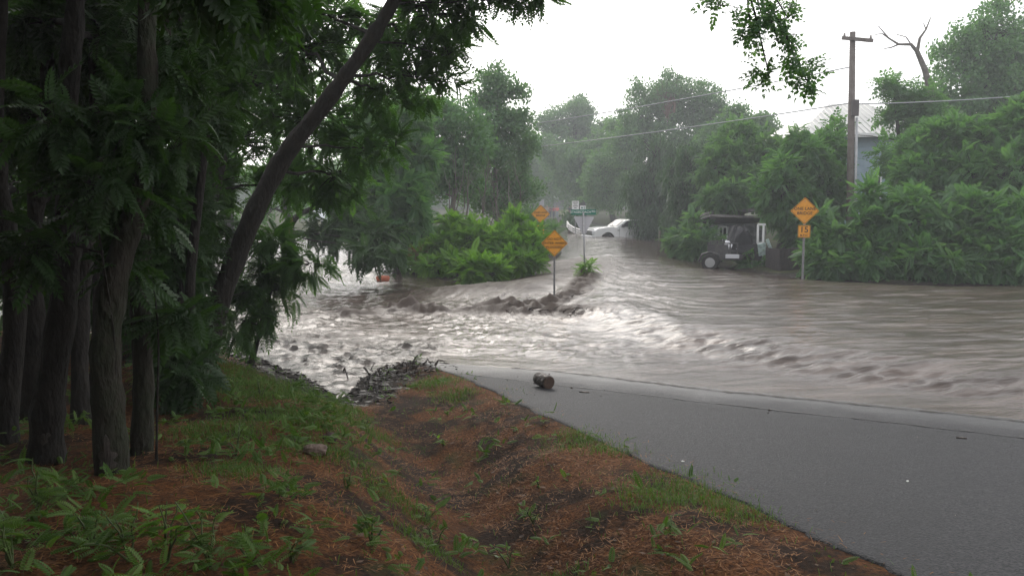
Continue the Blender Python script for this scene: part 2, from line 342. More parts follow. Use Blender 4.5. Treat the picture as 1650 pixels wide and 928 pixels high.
# turbulent band just upstream of the ridge, near the street name post
for (px, py, rad, hh) in ((575, 508, .55, .13), (545, 509, .4, .08), (640, 503, .5, .30), (668, 505, .45, .17), (692, 507, .5, .15), (745, 505, .6, .10), (800, 503, .6, .15), (835, 504, .5, .17), (870, 506, .5, .12), (915, 506, .6, .14), (1030, 460, .8, .08)):
    c = gr(px, py); q = np.hypot((X - c[0]) / rad, (Y - c[1]) / (rad * .55)); h += hh * .85 * np.exp(-q**2) * np.clip(.6 + .9 * fbm(X * 1.6 + Y, Y * 5, 6), 0, 3)
h += amp * .05 * np.exp(-(dC / .8)**2) * (1 + fbm(X * 3, Y * 5, 3))
h = h - .06 * ss(.0, -.5, dW)
h += amp * .03 * ss(25, 60, Y) * fbm(X * .6, Y * .35, 3)
mudw = np.clip(np.exp(-(dC / .35)**2) * .5 + .95 * np.exp(-(sp_d / 1.6)**2) * (1 + .35 * fbm(fx * .8, fy * 3, 4)), 0, 1)
for (px, py, rad) in ((640, 503, .75), (575, 509, .7), (690, 507, .7), (745, 506, .8), (800, 505, 1.1), (850, 505, 1.1), (920, 508, 1.0)):
    c = gr(px, py); mudw = np.maximum(mudw, np.exp(-(np.hypot(X - c[0], (Y - c[1]) * 1.6) / rad)**2))
shoreR = ss(2.8, 1.0, dW) * ss(-.9, -1.7, X) * ss(19, 16, Y) * ss(-9, -6, X); shoreL = shoreR * ss(0, .5, dW) * 1
pt_ = np.clip(.62 + 1.9 * fbm(X * 1.9, Y * 3.2, 6), 0, 1); patchy = pt_ * shoreL
mudw = np.maximum(mudw, np.clip(pt_ * shoreR * 1.5, 0, 1)); mdark = shoreR; h += patchy * (.04 + .05 * fbm(X * 4, Y * 7, 5)) + shoreR * .014 * fbm(X * 5, Y * 9, 4); amp_s = np.maximum(amp, shoreR)
MR = polydist([tuple(gr(*p, .1)[:2]) for p in ((800, 494), (850, 492), (895, 482), (925, 472), (948, 456))], X, Y, False)
h += .16 * np.exp(-(MR / .38)**2) * np.clip(.8 + .9 * fbm(X * 2.6, Y * 3, 5), 0, 3); mudw = np.maximum(mudw, np.exp(-(MR / .55)**2) * 1.1).clip(0, 1)
def water_mat():
    m = bpy.data.materials.new('flood_water'); m.use_nodes = True; n = m.node_tree; b = n.nodes['Principled BSDF']; L = n.links
    a = n.nodes.new('ShaderNodeAttribute'); a.attribute_name = 'mud'; ax = n.nodes.new('ShaderNodeAttribute'); ax.attribute_name = 'fx'; ay = n.nodes.new('ShaderNodeAttribute'); ay.attribute_name = 'fy'
    am = n.nodes.new('ShaderNodeAttribute'); am.attribute_name = 'amp'
    cx = n.nodes.new('ShaderNodeCombineXYZ'); L.new(ax.outputs['Fac'], cx.inputs[0]); L.new(ay.outputs['Fac'], cx.inputs[1])
    def noise(s, sc3, d=5, r=.6):
        mp = n.nodes.new('ShaderNodeMapping'); mp.inputs['Scale'].default_value = sc3; L.new(cx.outputs[0], mp.inputs[0])
        t = n.nodes.new('ShaderNodeTexNoise'); t.inputs['Scale'].default_value = s; t.inputs['Detail'].default_value = d; t.inputs['Roughness'].default_value = r; t.inputs['Distortion'].default_value = .4; L.new(mp.outputs[0], t.inputs['Vector']); return t.outputs[0]
    def mr(x, lo, hi, a0=0, a1=1):
        r = n.nodes.new('ShaderNodeMapRange'); r.inputs[1].default_value = lo; r.inputs[2].default_value = hi; r.inputs[3].default_value = a0; r.inputs[4].default_value = a1; L.new(x, r.inputs[0]); return r.outputs[0]
    def mix(f, c1, c2):
        x = n.nodes.new('ShaderNodeMix'); x.data_type = 'RGBA'
        for k, c in ((6, c1), (7, c2)):
            if isinstance(c, tuple): x.inputs[k].default_value = (*c, 1)
            else: L.new(c, x.inputs[k])
        L.new(f, x.inputs[0]); return x.outputs[2]
    c = mix(mr(noise(1.2, (.35, 1.6, 1), 7, .7), .45, .68), (.062, .045, .038), (.145, .108, .092))
    adk = n.nodes.new('ShaderNodeAttribute'); adk.attribute_name = 'dark'; c = mix(a.outputs['Fac'], c, mix(adk.outputs['Fac'], (.058, .043, .035), (.024, .018, .015))); L.new(c, b.inputs['Base Color'])
    b.inputs['IOR'].default_value = 1.33; L.new(mr(a.outputs['Fac'], 0, 1, .45, .18), b.inputs["Specular IOR Level"])
    L.new(mr(a.outputs['Fac'], 0, 1, .10, .5), b.inputs['Roughness'])
    b1 = n.nodes.new('ShaderNodeBump'); b1.inputs['Distance'].default_value = .05; L.new(mr(am.outputs['Fac'], 0, 1, .3, .7), b1.inputs['Strength']); L.new(noise(2.2, (.3, 1.8, 1), 8, .58), b1.inputs['Height'])
    b2 = n.nodes.new('ShaderNodeBump'); b2.inputs['Distance'].default_value = .012; b2.inputs['Strength'].default_value = .7; L.new(noise(14, (.6, 1.3, 1), 4, .6), b2.inputs['Height']); L.new(b1.outputs[0], b2.inputs['Normal'])
    L.new(b2.outputs[0], b.inputs['Normal']); rm = n.nodes.new('ShaderNodeMix'); rm.data_type = 'FLOAT'; L.new(adk.outputs['Fac'], rm.inputs[0]); L.new(b.inputs['Roughness'].links[0].from_socket, rm.inputs[2]); rm.inputs[3].default_value = .2; L.new(rm.outputs[0], b.inputs['Roughness'])
    return m
k = len(wt); ii = np.arange(k * (len(wy) - 1)).reshape(-1, k)[:, :-1].ravel(); Fw = np.stack([ii, ii + 1, ii + k + 1, ii + k], 1)
keep = (dW.reshape(-1)[Fw] > -.9).any(1)
zz = h - .0
o = npmesh('flood_water', np.stack([X, Y, zz], 1), Fw[keep], water_mat(), attrs={'mud': mudw, 'dark': mdark, 'fx': fx, 'fy': fy, 'amp': amp_s}, smooth=True); props(o, kind='structure')

# ------------------------------------------------------------------ foliage
def frond_tpl(pairs=8, ll=.27, lw=.085, droop=.35, fine=False):
    V = []; Q = []
    def leaflet(b, d, L, W, dz):
        d = np.array(d, float); d /= np.linalg.norm(d); s = np.array([-d[1], d[0], 0]); n = len(V)
        if fine:
            prof = [(0, .12), (.2, .8), (.45, 1), (.72, .72), (1, .04)]
            for t, wv in prof:
                c = b + d * L * t + np.array([0, 0, dz * L * t * t]); V.extend([c - s * W * wv + [0, 0, .12 * W], c, c + s * W * wv + [0, 0, .12 * W]])
            for i in range(len(prof) - 1):
                for j in (0, 1): Q.append((n + 3 * i + j, n + 3 * i + j + 1, n + 3 * i + 4 + j, n + 3 * i + 3 + j))
        else:
            m = b + d * L * .42
            V.extend([b, m + s * W + [0, 0, dz * L * .2 + .1 * W], b + d * L + [0, 0, dz * L], m - s * W + [0, 0, dz * L * .2 + .1 * W]]); Q.append((n, n + 1, n + 2, n + 3))
    for i in range(pairs):
        t = .14 + .82 * i / max(1, pairs - 1); b = np.array([t, 0, -droop * t * t]); s = math.sin(math.pi * (.18 + .72 * t))
        for sg in (-1, 1): leaflet(b, (.45 + .3 * t, sg * 1.0, 0), ll * (.5 + .6 * s), lw * (.6 + .5 * s), -.35)
    leaflet(np.array([1, 0, -droop]), (1, 0, 0), ll * .9, lw, -.5)
    n = len(V); V.extend([[0, -.006, 0], [0, .006, 0], [.5, .005, -droop * .25], [.5, -.005, -droop * .25], [1, .003, -droop], [1, -.003, -droop]]); Q.extend([(n, n + 1, n + 2, n + 3), (n + 3, n + 2, n + 4, n + 5)])
    return np.array(V, float), np.array(Q)
def tuft_tpl(k=5):                 # a spray of small simple leaves, for broad leaved crowns seen from far
    V = []; Q = []; r = np.random.default_rng(3)
    for i in range(k):
        b = r.normal(size=3) * .28; d = r.normal(size=3); d /= np.linalg.norm(d); s = np.cross(d, r.normal(size=3)); s /= np.linalg.norm(s); n = len(V)
        V.extend([b, b + d * .22 + s * .13, b + d * .42, b + d * .2 - s * .13]); Q.append((n, n + 1, n + 2, n + 3))
    return np.array(V), np.array(Q)
def weep_tpl(k=9):                 # a hanging string of slim leaves
    V = []; Q = []; r = np.random.default_rng(5)
    for i in range(k):
        b = np.array([.15 * i / k, 0, -i / k]); a = r.uniform(0, 6.28); d = np.array([math.cos(a) * .6, math.sin(a) * .6, -.8]); s = np.array([-math.sin(a), math.cos(a), 0]); n = len(V)
        V.extend([b, b + d * .12 + s * .05, b + d * .27, b + d * .12 - s * .05]); Q.append((n, n + 1, n + 2, n + 3))
    return np.array(V), np.array(Q)
TPL = {'frond': [frond_tpl(8, .27, .075, d) for d in (.2, .4, .65)], 'fine': [frond_tpl(9, .27, .045, d, True) for d in (.3, .55, .8)],
       'slim': [frond_tpl(9, .2, .04, d) for d in (.1, .3, .5)], 'coarse': [frond_tpl(4, .34, .12, d) for d in (.2, .5)], 'tuft': [tuft_tpl(5), tuft_tpl(6)], 'weep': [weep_tpl()]}
def leaves(P, Dr, size, kind, r, weep=False):
    """P (n,3) origins, Dr (n,3) directions, size (n,)"""
    n = len(P); Dr = Dr / (np.linalg.norm(Dr, axis=1)[:, None] + 1e-9)
    up = np.tile([0, 0, 1.], (n, 1)) + r.normal(size=(n, 3)) * .35
    S = np.cross(up, Dr); S /= np.linalg.norm(S, axis=1)[:, None] + 1e-9; N = np.cross(Dr, S)
    if kind == 'weep': N = np.tile([0, 0, 1.], (n, 1)) + r.normal(size=(n, 3)) * .12; Dr = Dr * [1, 1, .2]
    tp = TPL[kind]; which = r.integers(0, len(tp), n); VV = []; FF = []; RR = []; off = 0
    for j, (tv, tq) in enumerate(tp):
        q = np.where(which == j)[0]
        if not len(q): continue
        v = P[q, None, :] + size[q, None, None] * (tv[None, :, 0:1] * Dr[q, None, :] + tv[None, :, 1:2] * S[q, None, :] + tv[None, :, 2:3] * N[q, None, :])
        m = len(tv); f = tq[None] + (np.arange(len(q)) * m)[:, None, None] + off
        VV.append(v.reshape(-1, 3)); FF.append(f.reshape(-1, 4)); off += len(q) * m
        RR.append(np.repeat(np.clip(r.normal(.45, .28, len(q)), 0, 1), m))
    return np.concatenate(VV), np.concatenate(FF), np.concatenate(RR)
def bez(a, b, sag, n=7, r=None, j=0.0):
    a = np.array(a, float); b = np.array(b, float); t = np.linspace(0, 1, n)[:, None]; m = (a + b) / 2 + np.array([0, 0, sag])
    P = (1 - t)**2 * a + 2 * t * (1 - t) * m + t * t * b
    if r is not None and j > 0: P[1:-1] += r.normal(size=(n - 2, 3)) * j
    return P
def tree(name, label, cat, base, trunk, rad, blobs, n, size, kind, lm, bark=None, group=None, seed=0, clump=9, twigs=True, shell=.55, out=.8, sat=2, lmx=.3, droop=-.15, tw=.012):
    """blobs: (px, py, D, rx_px, ry_px[, depth factor]); trunk: world points"""
    r = np.random.default_rng(seed + 100); bark = bark or BARK
    e = empty(name, tuple(base), label, cat, group); T = Tubes(); trunk = np.array(trunk, float)
    # smooth trunk
    t = np.linspace(0, len(trunk) - 1, max(10, 5 * len(trunk))); tp = np.stack([np.interp(t, range(len(trunk)), trunk[:, i]) for i in range(3)], 1)
    for _ in range(3): tp[1:-1] = (tp[:-2] + tp[1:-1] * 2 + tp[2:]) / 4
    tr = np.interp(np.linspace(0, 1, len(tp)), [0, .04, .12, 1], [rad * 1.6, rad * 1.18, rad, rad * .45]); tp = tp + r.normal(size=tp.shape) * rad * .02; tr = tr * (1 + .06 * r.normal(size=len(tr))); ph = r.uniform(0, 6, 4); q_ = np.linspace(0, 1, len(tp)); tp[:, 0] += rad * .5 * q_ * (1 - q_) * 4 * np.sin(q_ * 9 + ph[0]); tp[:, 1] += rad * .5 * q_ * (1 - q_) * 4 * np.sin(q_ * 7 + ph[1])
    T.add(tp, tr, 14)
    B = []
    for b in blobs:
        c = at(b[0], b[1], b[2]); B.append((c, np.array([b[3], (b[3] + b[4]) / 2 * (b[5] if len(b) > 5 else 1), b[4]]) * b[2] / F))
    for (c, rr) in list(B):
        for _ in range(sat):
            u = r.normal(size=3); u[2] = abs(u[2]) * 1.1 - .15; u /= np.linalg.norm(u); f = r.uniform(.28, .5); B.append((c + u * rr * r.uniform(.85, 1.15), rr * f * np.array([1, 1, r.uniform(.8, 1.5)]), c))
    area = np.array([x[1].prod()**(2 / 3) for x in B]); area /= area.sum(); P = []; Dd = []; Sz = []
    for bb, a in zip(B, area):
        c, rr = bb[:2]
        d = np.linalg.norm(tp - c, axis=1) + np.maximum(0, tp[:, 2] - c[2]) * 1.5; k = int(np.argmin(d[2:])) + 2
        lr = min(lmx, max(.012, min(tr[k] * .6, rr.mean() * .06))); lr = lr * (.45 if len(bb) > 2 else 1); T.add(bez(bb[2] if len(bb) > 2 else tp[k], c, rr[2] * .25, 8, r, rr.mean() * .05), np.linspace(lr, lr * .4, 8), 7)
        nc = max(2, int(n * a / clump))
        u = r.normal(size=(nc, 3)); u /= np.linalg.norm(u, axis=1)[:, None]
        q = shell + (1.08 - shell) * r.random(nc)**.7
        lump = 1 + .38 * pn(u[:, 0] * 2.3 + c[0], u[:, 2] * 2.3 + u[:, 1] * 1.7 + c[1])
        cp_ = c + u * rr * (q * lump)[:, None]
        for m_ in range(nc):
            if twigs and (m_ % (1 if twigs is True else twigs) == 0): T.add(bez(c + u[m_] * rr * .12, cp_[m_], rr[2] * .12, 4), np.linspace(lr * .35, tw * .35, 4) if lr * .35 > tw else np.linspace(tw, tw * .35, 4), 4)
        m = clump; cc = np.repeat(cp_, m, 0); uu = np.repeat(u, m, 0); dd = uu * out + r.normal(size=cc.shape) * .75; dd[:, 2] += droop
        P.append(cc - dd * 0 + r.normal(size=cc.shape) * size * .12); Dd.append(dd); Sz.append(size * r.uniform(.65, 1.2, len(cc)))
    V, Fq, rn = leaves(np.concatenate(P), np.concatenate(Dd), np.concatenate(Sz), kind, r)
    T.build('trunk', bark, e); npmesh('crown', V, Fq, lm, e, attrs={'rnd': rn})
    return e
def G(px, D, z=None):   # ground point under a picture column
    p = at(px, 400, D); return np.array([p[0], p[1], (zland(p[0], p[1]) if z is None else z) - .05])
def lin(*pts): return [np.array(p, float) for p in pts]

# --- far bank, right of the road
def T_(name, label, px, D, blobs, n, size, kind, lm, tr=.2, bark=None, group=None, seed=0, lean=0, **kw):
    b = G(px, D); top = at(*blobs[0][:3])
    return tree(name, label, kw.pop('cat', 'tree'), b, [b, b * .6 + (top + [lean, 0, 0]) * .4 - [0, 0, .0], top], tr, blobs, n, size, kind, lm, bark, group, seed, **kw)
T_('broadleaf_tree', 'tall pale lit tree with see-through top, farthest down the flooded road', 940, 108, [(925, 185, 108, 32, 28), (895, 205, 106, 30, 28), (955, 215, 108, 32, 30), (975, 240, 108, 34, 34), (920, 250, 110, 40, 40), (940, 290, 110, 45, 40), (985, 290, 110, 40, 40)], 6500, .85, 'tuft', L_DUSTY, .5, seed=1, shell=.3)
T_('broadleaf_tree', 'low rounded far tree just right of the green bushes, over the group of people', 850, 122, [(880, 270, 122, 28, 28), (850, 270, 120, 30, 40), (865, 305, 120, 30, 25), (905, 290, 125, 30, 25), (925, 300, 130, 40, 22)], 4200, .9, 'tuft', L_DUSTY, .3, seed=2)
T_('broadleaf_tree', 'hazy tree with brown dead twigs sticking out of its top', 1075, 78, [(1085, 165, 78, 42, 42), (1035, 190, 78, 36, 45), (1130, 175, 78, 42, 40), (1165, 205, 77, 34, 34), (1010, 245, 78, 32, 45), (1060, 240, 77, 48, 45), (1120, 240, 77, 50, 45), (970, 275, 80, 30, 35), (975, 310, 80, 35, 30)], 9500, .6, 'tuft', L_DUSTY, .35, seed=3, shell=.35)
T_('juniper', 'dark dense drooping tree hanging over the rear of the white pickup', 1062, 57, [(1062, 260, 57, 40, 45), (1045, 310, 56, 38, 52), (1085, 310, 56, 40, 62), (1030, 335, 57, 22, 30), (1070, 350, 56, 38, 42), (1045, 372, 58, 22, 24), (1044, 358, 54.8, 22, 30)], 5800, .75, 'weep', L_DENSE, .3, seed=4, clump=7)
T_('juniper', 'dark drooping tree between the pickup and the small shed', 1120, 46, [(1120, 280, 46, 42, 50), (1110, 330, 45, 36, 50), (1145, 320, 45, 36, 50), (1090, 362, 46, 24, 32), (1120, 372, 45, 28, 34)], 5200, .68, 'weep', L_DENSE, .25, seed=5, clump=7)
T_('tree_of_heaven', 'grey green tree rising over the small dark-roofed shed', 1190, 42, [(1195, 240, 42, 44, 34), (1235, 255, 41, 40, 38), (1165, 275, 41, 38, 38), (1215, 300, 40, 46, 34), (1165, 318, 38, 34, 20)], 8500, .36, 'frond', L_DUSTY, .18, seed=6, clump=8)
T_('tree_of_heaven', 'leafy tree directly behind the one lane bridge sign with pole', 1262, 35, [(1290, 265, 35, 42, 36), (1330, 255, 36, 32, 38), (1262, 300, 34, 34, 38), (1315, 305, 35, 42, 34), (1258, 338, 34, 22, 22), (1290, 372, 34, 22, 26), (1345, 325, 35, 24, 24)], 8000, .36, 'frond', L_MID, .24, seed=7, clump=8)
T_('broadleaf_tree', 'tallest tree, filling the upper right corner behind the hedge', 1590, 46, [(1590, 70, 46, 52, 45), (1640, 60, 46, 48, 50), (1550, 115, 46, 48, 42), (1610, 140, 46, 62, 50), (1535, 180, 46, 52, 40), (1600, 210, 46, 72, 50), (1680, 150, 46, 60, 80), (1490, 175, 46, 30, 24), (1690, 240, 46, 60, 60)], 9000, .5, 'tuft', L_MID, .4, seed=8, shell=.35)
T_('tree_of_heaven', 'slender open tree beside the house roof, right of the utility pole', 1470, 40, [(1440, 140, 40, 26, 16), (1470, 165, 40, 38, 18), (1445, 192, 40, 26, 12), (1500, 195, 40, 34, 26), (1480, 225, 40, 36, 24), (1432, 262, 36, 16, 30), (1345, 215, 38, 16, 16)], 2000, .45, 'coarse', L_MID, .14, seed=9, shell=.2)
T_('tree_of_heaven', 'bright topped tree of pinnate leaves to the right of the blue house window', 1490, 33, [(1495, 245, 33, 42, 34), (1535, 225, 33, 46, 34), (1472, 290, 32, 30, 36), (1510, 285, 33, 56, 44), (1475, 335, 32, 38, 26), (1540, 330, 32, 50, 34)], 10000, .36, 'frond', L_MID, .2, seed=10, clump=8)
T_('tree_of_heaven', 'leafy tree at the right edge of the picture above the hedge', 1610, 31, [(1600, 230, 32, 56, 34), (1650, 210, 31, 44, 40), (1570, 290, 31, 50, 44), (1640, 290, 30, 60, 52), (1600, 350, 30, 56, 38), (1680, 350, 30, 56, 50)], 10000, .36, 'frond', L_MID, .2, seed=11, clump=8)
HG = 'shrubs in the hedge along the right bank'
for i, (px, py, rx_, ry_, D, lab) in enumerate(((1345, 405, 42, 46, 28.5, 'feathery hedge shrub right beside the one lane bridge sign'), (1405, 400, 44, 52, 28.3, 'hedge shrub below the foot of the utility pole'),
        (1465, 395, 48, 58, 28, 'broad hedge shrub with long pinnate leaves under the blue house wall'), (1530, 405, 48, 52, 27.6, 'hedge shrub in the middle of the right bank, some dry stems at its foot'),
        (1590, 400, 46, 56, 27.4, 'tall hedge shrub second from the right edge'), (1650, 395, 50, 62, 27, 'hedge shrub cut by the right edge of the picture'), (1720, 395, 50, 62, 27, 'hedge shrub beyond the right edge'))):
    T_('hedge_shrub', lab, px, D, [(px, py - 20 - (i * 37 % 5 - 2) * 9, D, rx_ * .8, ry_ * .6), (px + (i * 23 % 7 - 3) * 8, py - 48 - (i * 29 % 5) * 7, D + .4, rx_ * .35, ry_ * .4), (px - rx_ * .45, py + 12, D - .3, rx_ * .6, ry_ * .55), (px + rx_ * .45, py + 14, D - .3, rx_ * .6, ry_ * .55), (px, py + 24, D - .8, rx_ * .8, ry_ * .42)], 1900, .46, 'frond', L_MID if i % 3 else L_DUSTY, .05, seed=20 + i, clump=7, group=HG, cat='shrub')
# low shrubs among trailer / shed
T_('shrub', 'small shrub growing over the right end of the trailer', 1232, 32.4, [(1232, 424, 32.2, 14, 8), (1212, 412, 32.2, 10, 12), (1200, 425, 32, 8, 6)], 170, .36, 'frond', L_MID, .04, seed=31, clump=6, cat='shrub')
T_('shrub', 'dark shrub left of the small shed window', 1110, 38, [(1105, 392, 38, 26, 26), (1130, 400, 36, 20, 22), (1120, 370, 37, 20, 16)], 800, .5, 'frond', L_DUSTY, .04, seed=32, clump=6, cat='shrub')

T_('broadleaf_tree', 'hazy tree filling the gap behind the grey green tree over the shed', 1185, 66, [(1185, 215, 66, 34, 30), (1220, 230, 66, 34, 30), (1255, 235, 64, 40, 28), (1150, 240, 66, 30, 34), (1300, 240, 60, 36, 26), (1345, 240, 58, 22, 22)], 6500, .6, 'tuft', L_DUSTY, .28, seed=14, shell=.35)
T_('broadleaf_tree', 'hazy rounded tree over the road bend behind the street name sign', 990, 92, [(960, 255, 92, 34, 34), (1000, 230, 92, 34, 36), (930, 285, 92, 34, 30), (985, 300, 90, 40, 36), (895, 250, 94, 26, 26)], 5200, .75, 'tuft', L_DUSTY, .3, seed=15, shell=.35)
# --- the middle: island between creek and road
T_('willow_shrub', 'larger rounded bright bush on the left of the island', 755, 30, [(748, 385, 30.5, 36, 30), (724, 405, 30, 26, 26), (772, 405, 30, 30, 32), (742, 428, 29, 36, 18)], 2200, .36, 'frond', L_BRIGHT, .04, seed=40, cat='bush', droop=.35, out=.9)
T_('willow_shrub', 'bright bush behind the do not enter when flooded sign', 835, 29, [(836, 388, 29.5, 26, 26), (816, 405, 28.5, 26, 26), (856, 400, 28.8, 18, 26), (833, 424, 28, 36, 16)], 2000, .36, 'frond', L_BRIGHT, .04, seed=41, cat='bush', droop=.35, out=.9)
T_('willow_shrub', 'small yellow green bush at the island waterline, in front of the two bigger ones', 772, 26.3, [(772, 438, 26.3, 22, 20), (790, 446, 26.2, 16, 14)], 500, .42, 'frond', L_BRIGHT, .04, seed=42, cat='bush', droop=.35, out=.9)
T_('willow_shrub', 'low bush trailing in the creek at the left tip of the island', 708, 28.8, [(706, 432, 28.8, 20, 12), (690, 420, 30, 18, 16)], 420, .42, 'frond', L_BRIGHT, .04, seed=43, cat='bush', droop=.35, out=.9)
T_('willow_shrub', 'bush around the half hidden yellow sign on the island', 872, 44, [(862, 372, 44, 22, 14), (885, 378, 41, 14, 14), (845, 358, 44, 22, 14)], 700, .5, 'slim', L_MID, .04, seed=44, cat='bush', droop=.4, out=.5)
T_('broadleaf_tree', 'slim tree with small separate tufts at its top, left of the bright sky gap', 800, 42, [(800, 130, 42, 26, 20), (838, 150, 42, 18, 10), (790, 165, 42, 34, 22), (830, 195, 42, 26, 20), (800, 210, 42, 40, 28), (835, 240, 43, 24, 26), (790, 260, 42, 48, 34), (835, 300, 43, 34, 28), (800, 320, 42, 44, 26)], 4600, .42, 'tuft', L_DUSTY, .14, BARK_GREY, seed=45, shell=.3)
T_('broadleaf_tree', 'leafy tree behind the island bushes with pale bare stems below', 730, 38, [(735, 190, 38, 44, 32), (690, 210, 38, 40, 36), (760, 240, 38, 34, 34), (700, 265, 38, 48, 34), (745, 290, 39, 38, 26), (680, 310, 38, 34, 26)], 4200, .42, 'tuft', L_MID, .14, BARK_GREY, seed=46, shell=.35)
T_('tree_of_heaven', 'tree overhanging the far creek bank, in the middle of the left half', 640, 30, [(640, 190, 30, 44, 38), (600, 230, 30, 44, 40), (650, 260, 30, 48, 34), (610, 300, 29, 44, 30), (655, 330, 29, 38, 28), (620, 350, 29, 36, 22), (570, 330, 29, 30, 22)], 3600, .5, 'frond', L_MID, .15, seed=47)
T_('shrub', 'grey green willow at the bend of the creek under leaning stem', 665, 33, [(660, 385, 33, 34, 22), (690, 390, 32, 26, 24), (640, 405, 32, 22, 14), (680, 410, 31, 24, 16)], 1500, .45, 'slim', L_DUSTY, .05, seed=48, cat='shrub')
# bare pale stems
e = empty('bare_stems', tuple(G(765, 34)), 'clump of pale leafless stems standing behind the island bushes', 'bare saplings'); T = Tubes()
r = np.random.default_rng(77)
for i in range(15):
    px = 715 + 9 * i + r.normal() * 4; b = G(px, 34 + r.normal()); tpx = px + r.normal() * 12; tp_ = at(tpx, 235 + r.random() * 70, 34)
    P = bez(b, tp_, 0, 8, r, .07); T.add(P, np.linspace(.03 + .02 * r.random(), .008, 8), 5)
    for k in range(4):
        q = P[3 + k]; T.add(bez(q, q + [r.normal() * .5, r.normal() * .3, .5 + r.random() * .6], 0, 4, r, .03), np.linspace(.012, .004, 4), 4)
T.build('stems', BARK_GREY, e)
e = empty('leaning_stem', tuple(G(668, 31)), 'bare dark stem arching right low over the creek', 'dead branch'); T = Tubes()
T.add([G(668, 31), at(672, 385, 31), at(690, 362, 31), at(715, 348, 31), at(735, 343, 31)], [.09, .08, .07, .05, .03], 8); T.add([G(664, 31), at(666, 390, 31), at(678, 368, 31)], [.07, .05, .02], 8)
T.build('stem', BARK, e)
e = empty('dry_bush', tuple(G(689, 30)), 'small orange brown dried bush at the creek edge', 'dry bush'); r2 = np.random.default_rng(9)
n_ = 160; c = at(688, 408, 30); V, Fq, rn = leaves(c + r2.normal(size=(n_, 3)) * [.22, .15, .12], r2.normal(size=(n_, 3)), np.full(n_, .3), 'slim', r2); npmesh('dry_leaves', V, Fq, L_DRY, e, attrs={'rnd': rn})

# --- behind, left and across the creek
back = [(40, 44, 'deep shaded tree at the far left behind the dark trunks'), (150, 40, 'shaded tree across the creek behind the big scarred trunk'), (260, 46, 'tree across the creek between the scarred trunk and the leaning trunk'), (370, 42, 'tree across the creek behind the leaning trunk'), (470, 48, 'tree across the creek to the right of the leaning trunk'), (555, 60, 'tree behind the pale low building on the left')]
for i, (px, D, lab) in enumerate(back):
    r = np.random.default_rng(50 + i); bl = []
    for k in range(9): bl.append((px + r.normal() * 42, (60 if i < 5 else 130) + 36 * k + r.normal() * 10, D + r.normal() * 1.5, 50 + r.random() * 16, 36 + r.random() * 12))
    T_('broadleaf_tree', lab, px, D, bl, 1150, .5, 'tuft', L_MID, .25, seed=50 + i, shell=.3)
# wood that closes the far distance
r = np.random.default_rng(3)
n_ = 15000; xs = r.uniform(-130, 130, n_); D_ = 150 + r.random(n_) * 14; hgt = 8 + 3.5 * fbm(xs * .06, xs * 0 + 2, 3); zs = r.random(n_)**.7 * hgt
V, Fq, rn = leaves(np.c_[xs, D_, zs], r.normal(size=(n_, 3)), np.full(n_, 2.0), 'tuft', r); o = npmesh('distant_wood', V, Fq, L_DUSTY, attrs={'rnd': rn}); props(o, 'hazy wood closing the view far behind the flooded road', 'wood', kind='stuff')

# --- the dark trees on the near left
NG = 'dark trunks on the near left bank'
def near_tree(lab, pts, rad, blobs, n, seed, bark=BARK, scar=None, size=.27, kind='frond', name='tree_of_heaven', lm=None, **kw):
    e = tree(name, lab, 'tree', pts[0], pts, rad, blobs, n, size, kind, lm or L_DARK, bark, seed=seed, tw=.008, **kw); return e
def tp(*q): return [at(*p) for p in q]
bA = gr(178, 790, .82); DA = bA[1]
eA = near_tree('big trunk with a tall pale bare patch near its foot, on the left bank', [bA - [0, 0, .1]] + tp((180, 700, DA), (186, 560, DA), (196, 430, DA), (212, 300, DA), (228, 180, DA), (238, 40, DA), (250, -200, DA)), .098,
    [(120, -330, DA + .5, 260, 120), (380, -330, DA + 1.0, 260, 120), (330, 20, DA + 3.2, 90, 60), (420, -100, DA + 4, 160, 90), (160, 40, DA + 4, 90, 80)], 1500, 60, BARK_MOSS, shell=.25)
bB = gr(75, 752, .82); DB = bB[1]
eB = near_tree('second big trunk at far left with a grey bare patch low down', [bB - [0, 0, .1]] + tp((80, 650, DB), (92, 500, DB), (105, 350, DB), (115, 180, DB), (122, 0, DB), (130, -200, DB)), .102,
    [(60, 40, DB + 2.5, 110, 60), (180, 90, DB + 3, 90, 60), (40, 200, DB + 3, 80, 70), (160, 220, DB + 3.5, 70, 60), (100, -330, DB, 300, 130), (60, -60, DB + 4, 150, 80)], 1500, 61, shell=.25)
bC = gr(226, 745, .8); DC = bC[1]
near_tree('mossy trunk standing close behind the scarred trunk', [bC - [0, 0, .1]] + tp((226, 640, DC), (228, 500, DC), (246, 330, DC), (256, 160, DC), (262, 0, DC), (270, -150, DC)), .072,
    [(300, 60, DC + 2, 90, 60), (280, 170, DC + 2, 70, 60), (340, 130, DC + 3, 70, 60), (320, -260, DC + 1, 200, 100)], 1000, 62, BARK_MOSS, shell=.25)
bD = gr(8, 730, .8); DD_ = bD[1]
near_tree('trunk cut by the left edge of the picture', [bD - [0, 0, .1]] + tp((10, 600, DD_), (8, 400, DD_), (4, 200, DD_), (0, -50, DD_)), .09, [(20, 100, DD_ + 2, 80, 80), (-60, -260, DD_, 220, 150), (30, 300, DD_ + 4, 70, 70), (20, 420, DD_ + 4, 60, 60)], 950, 63)
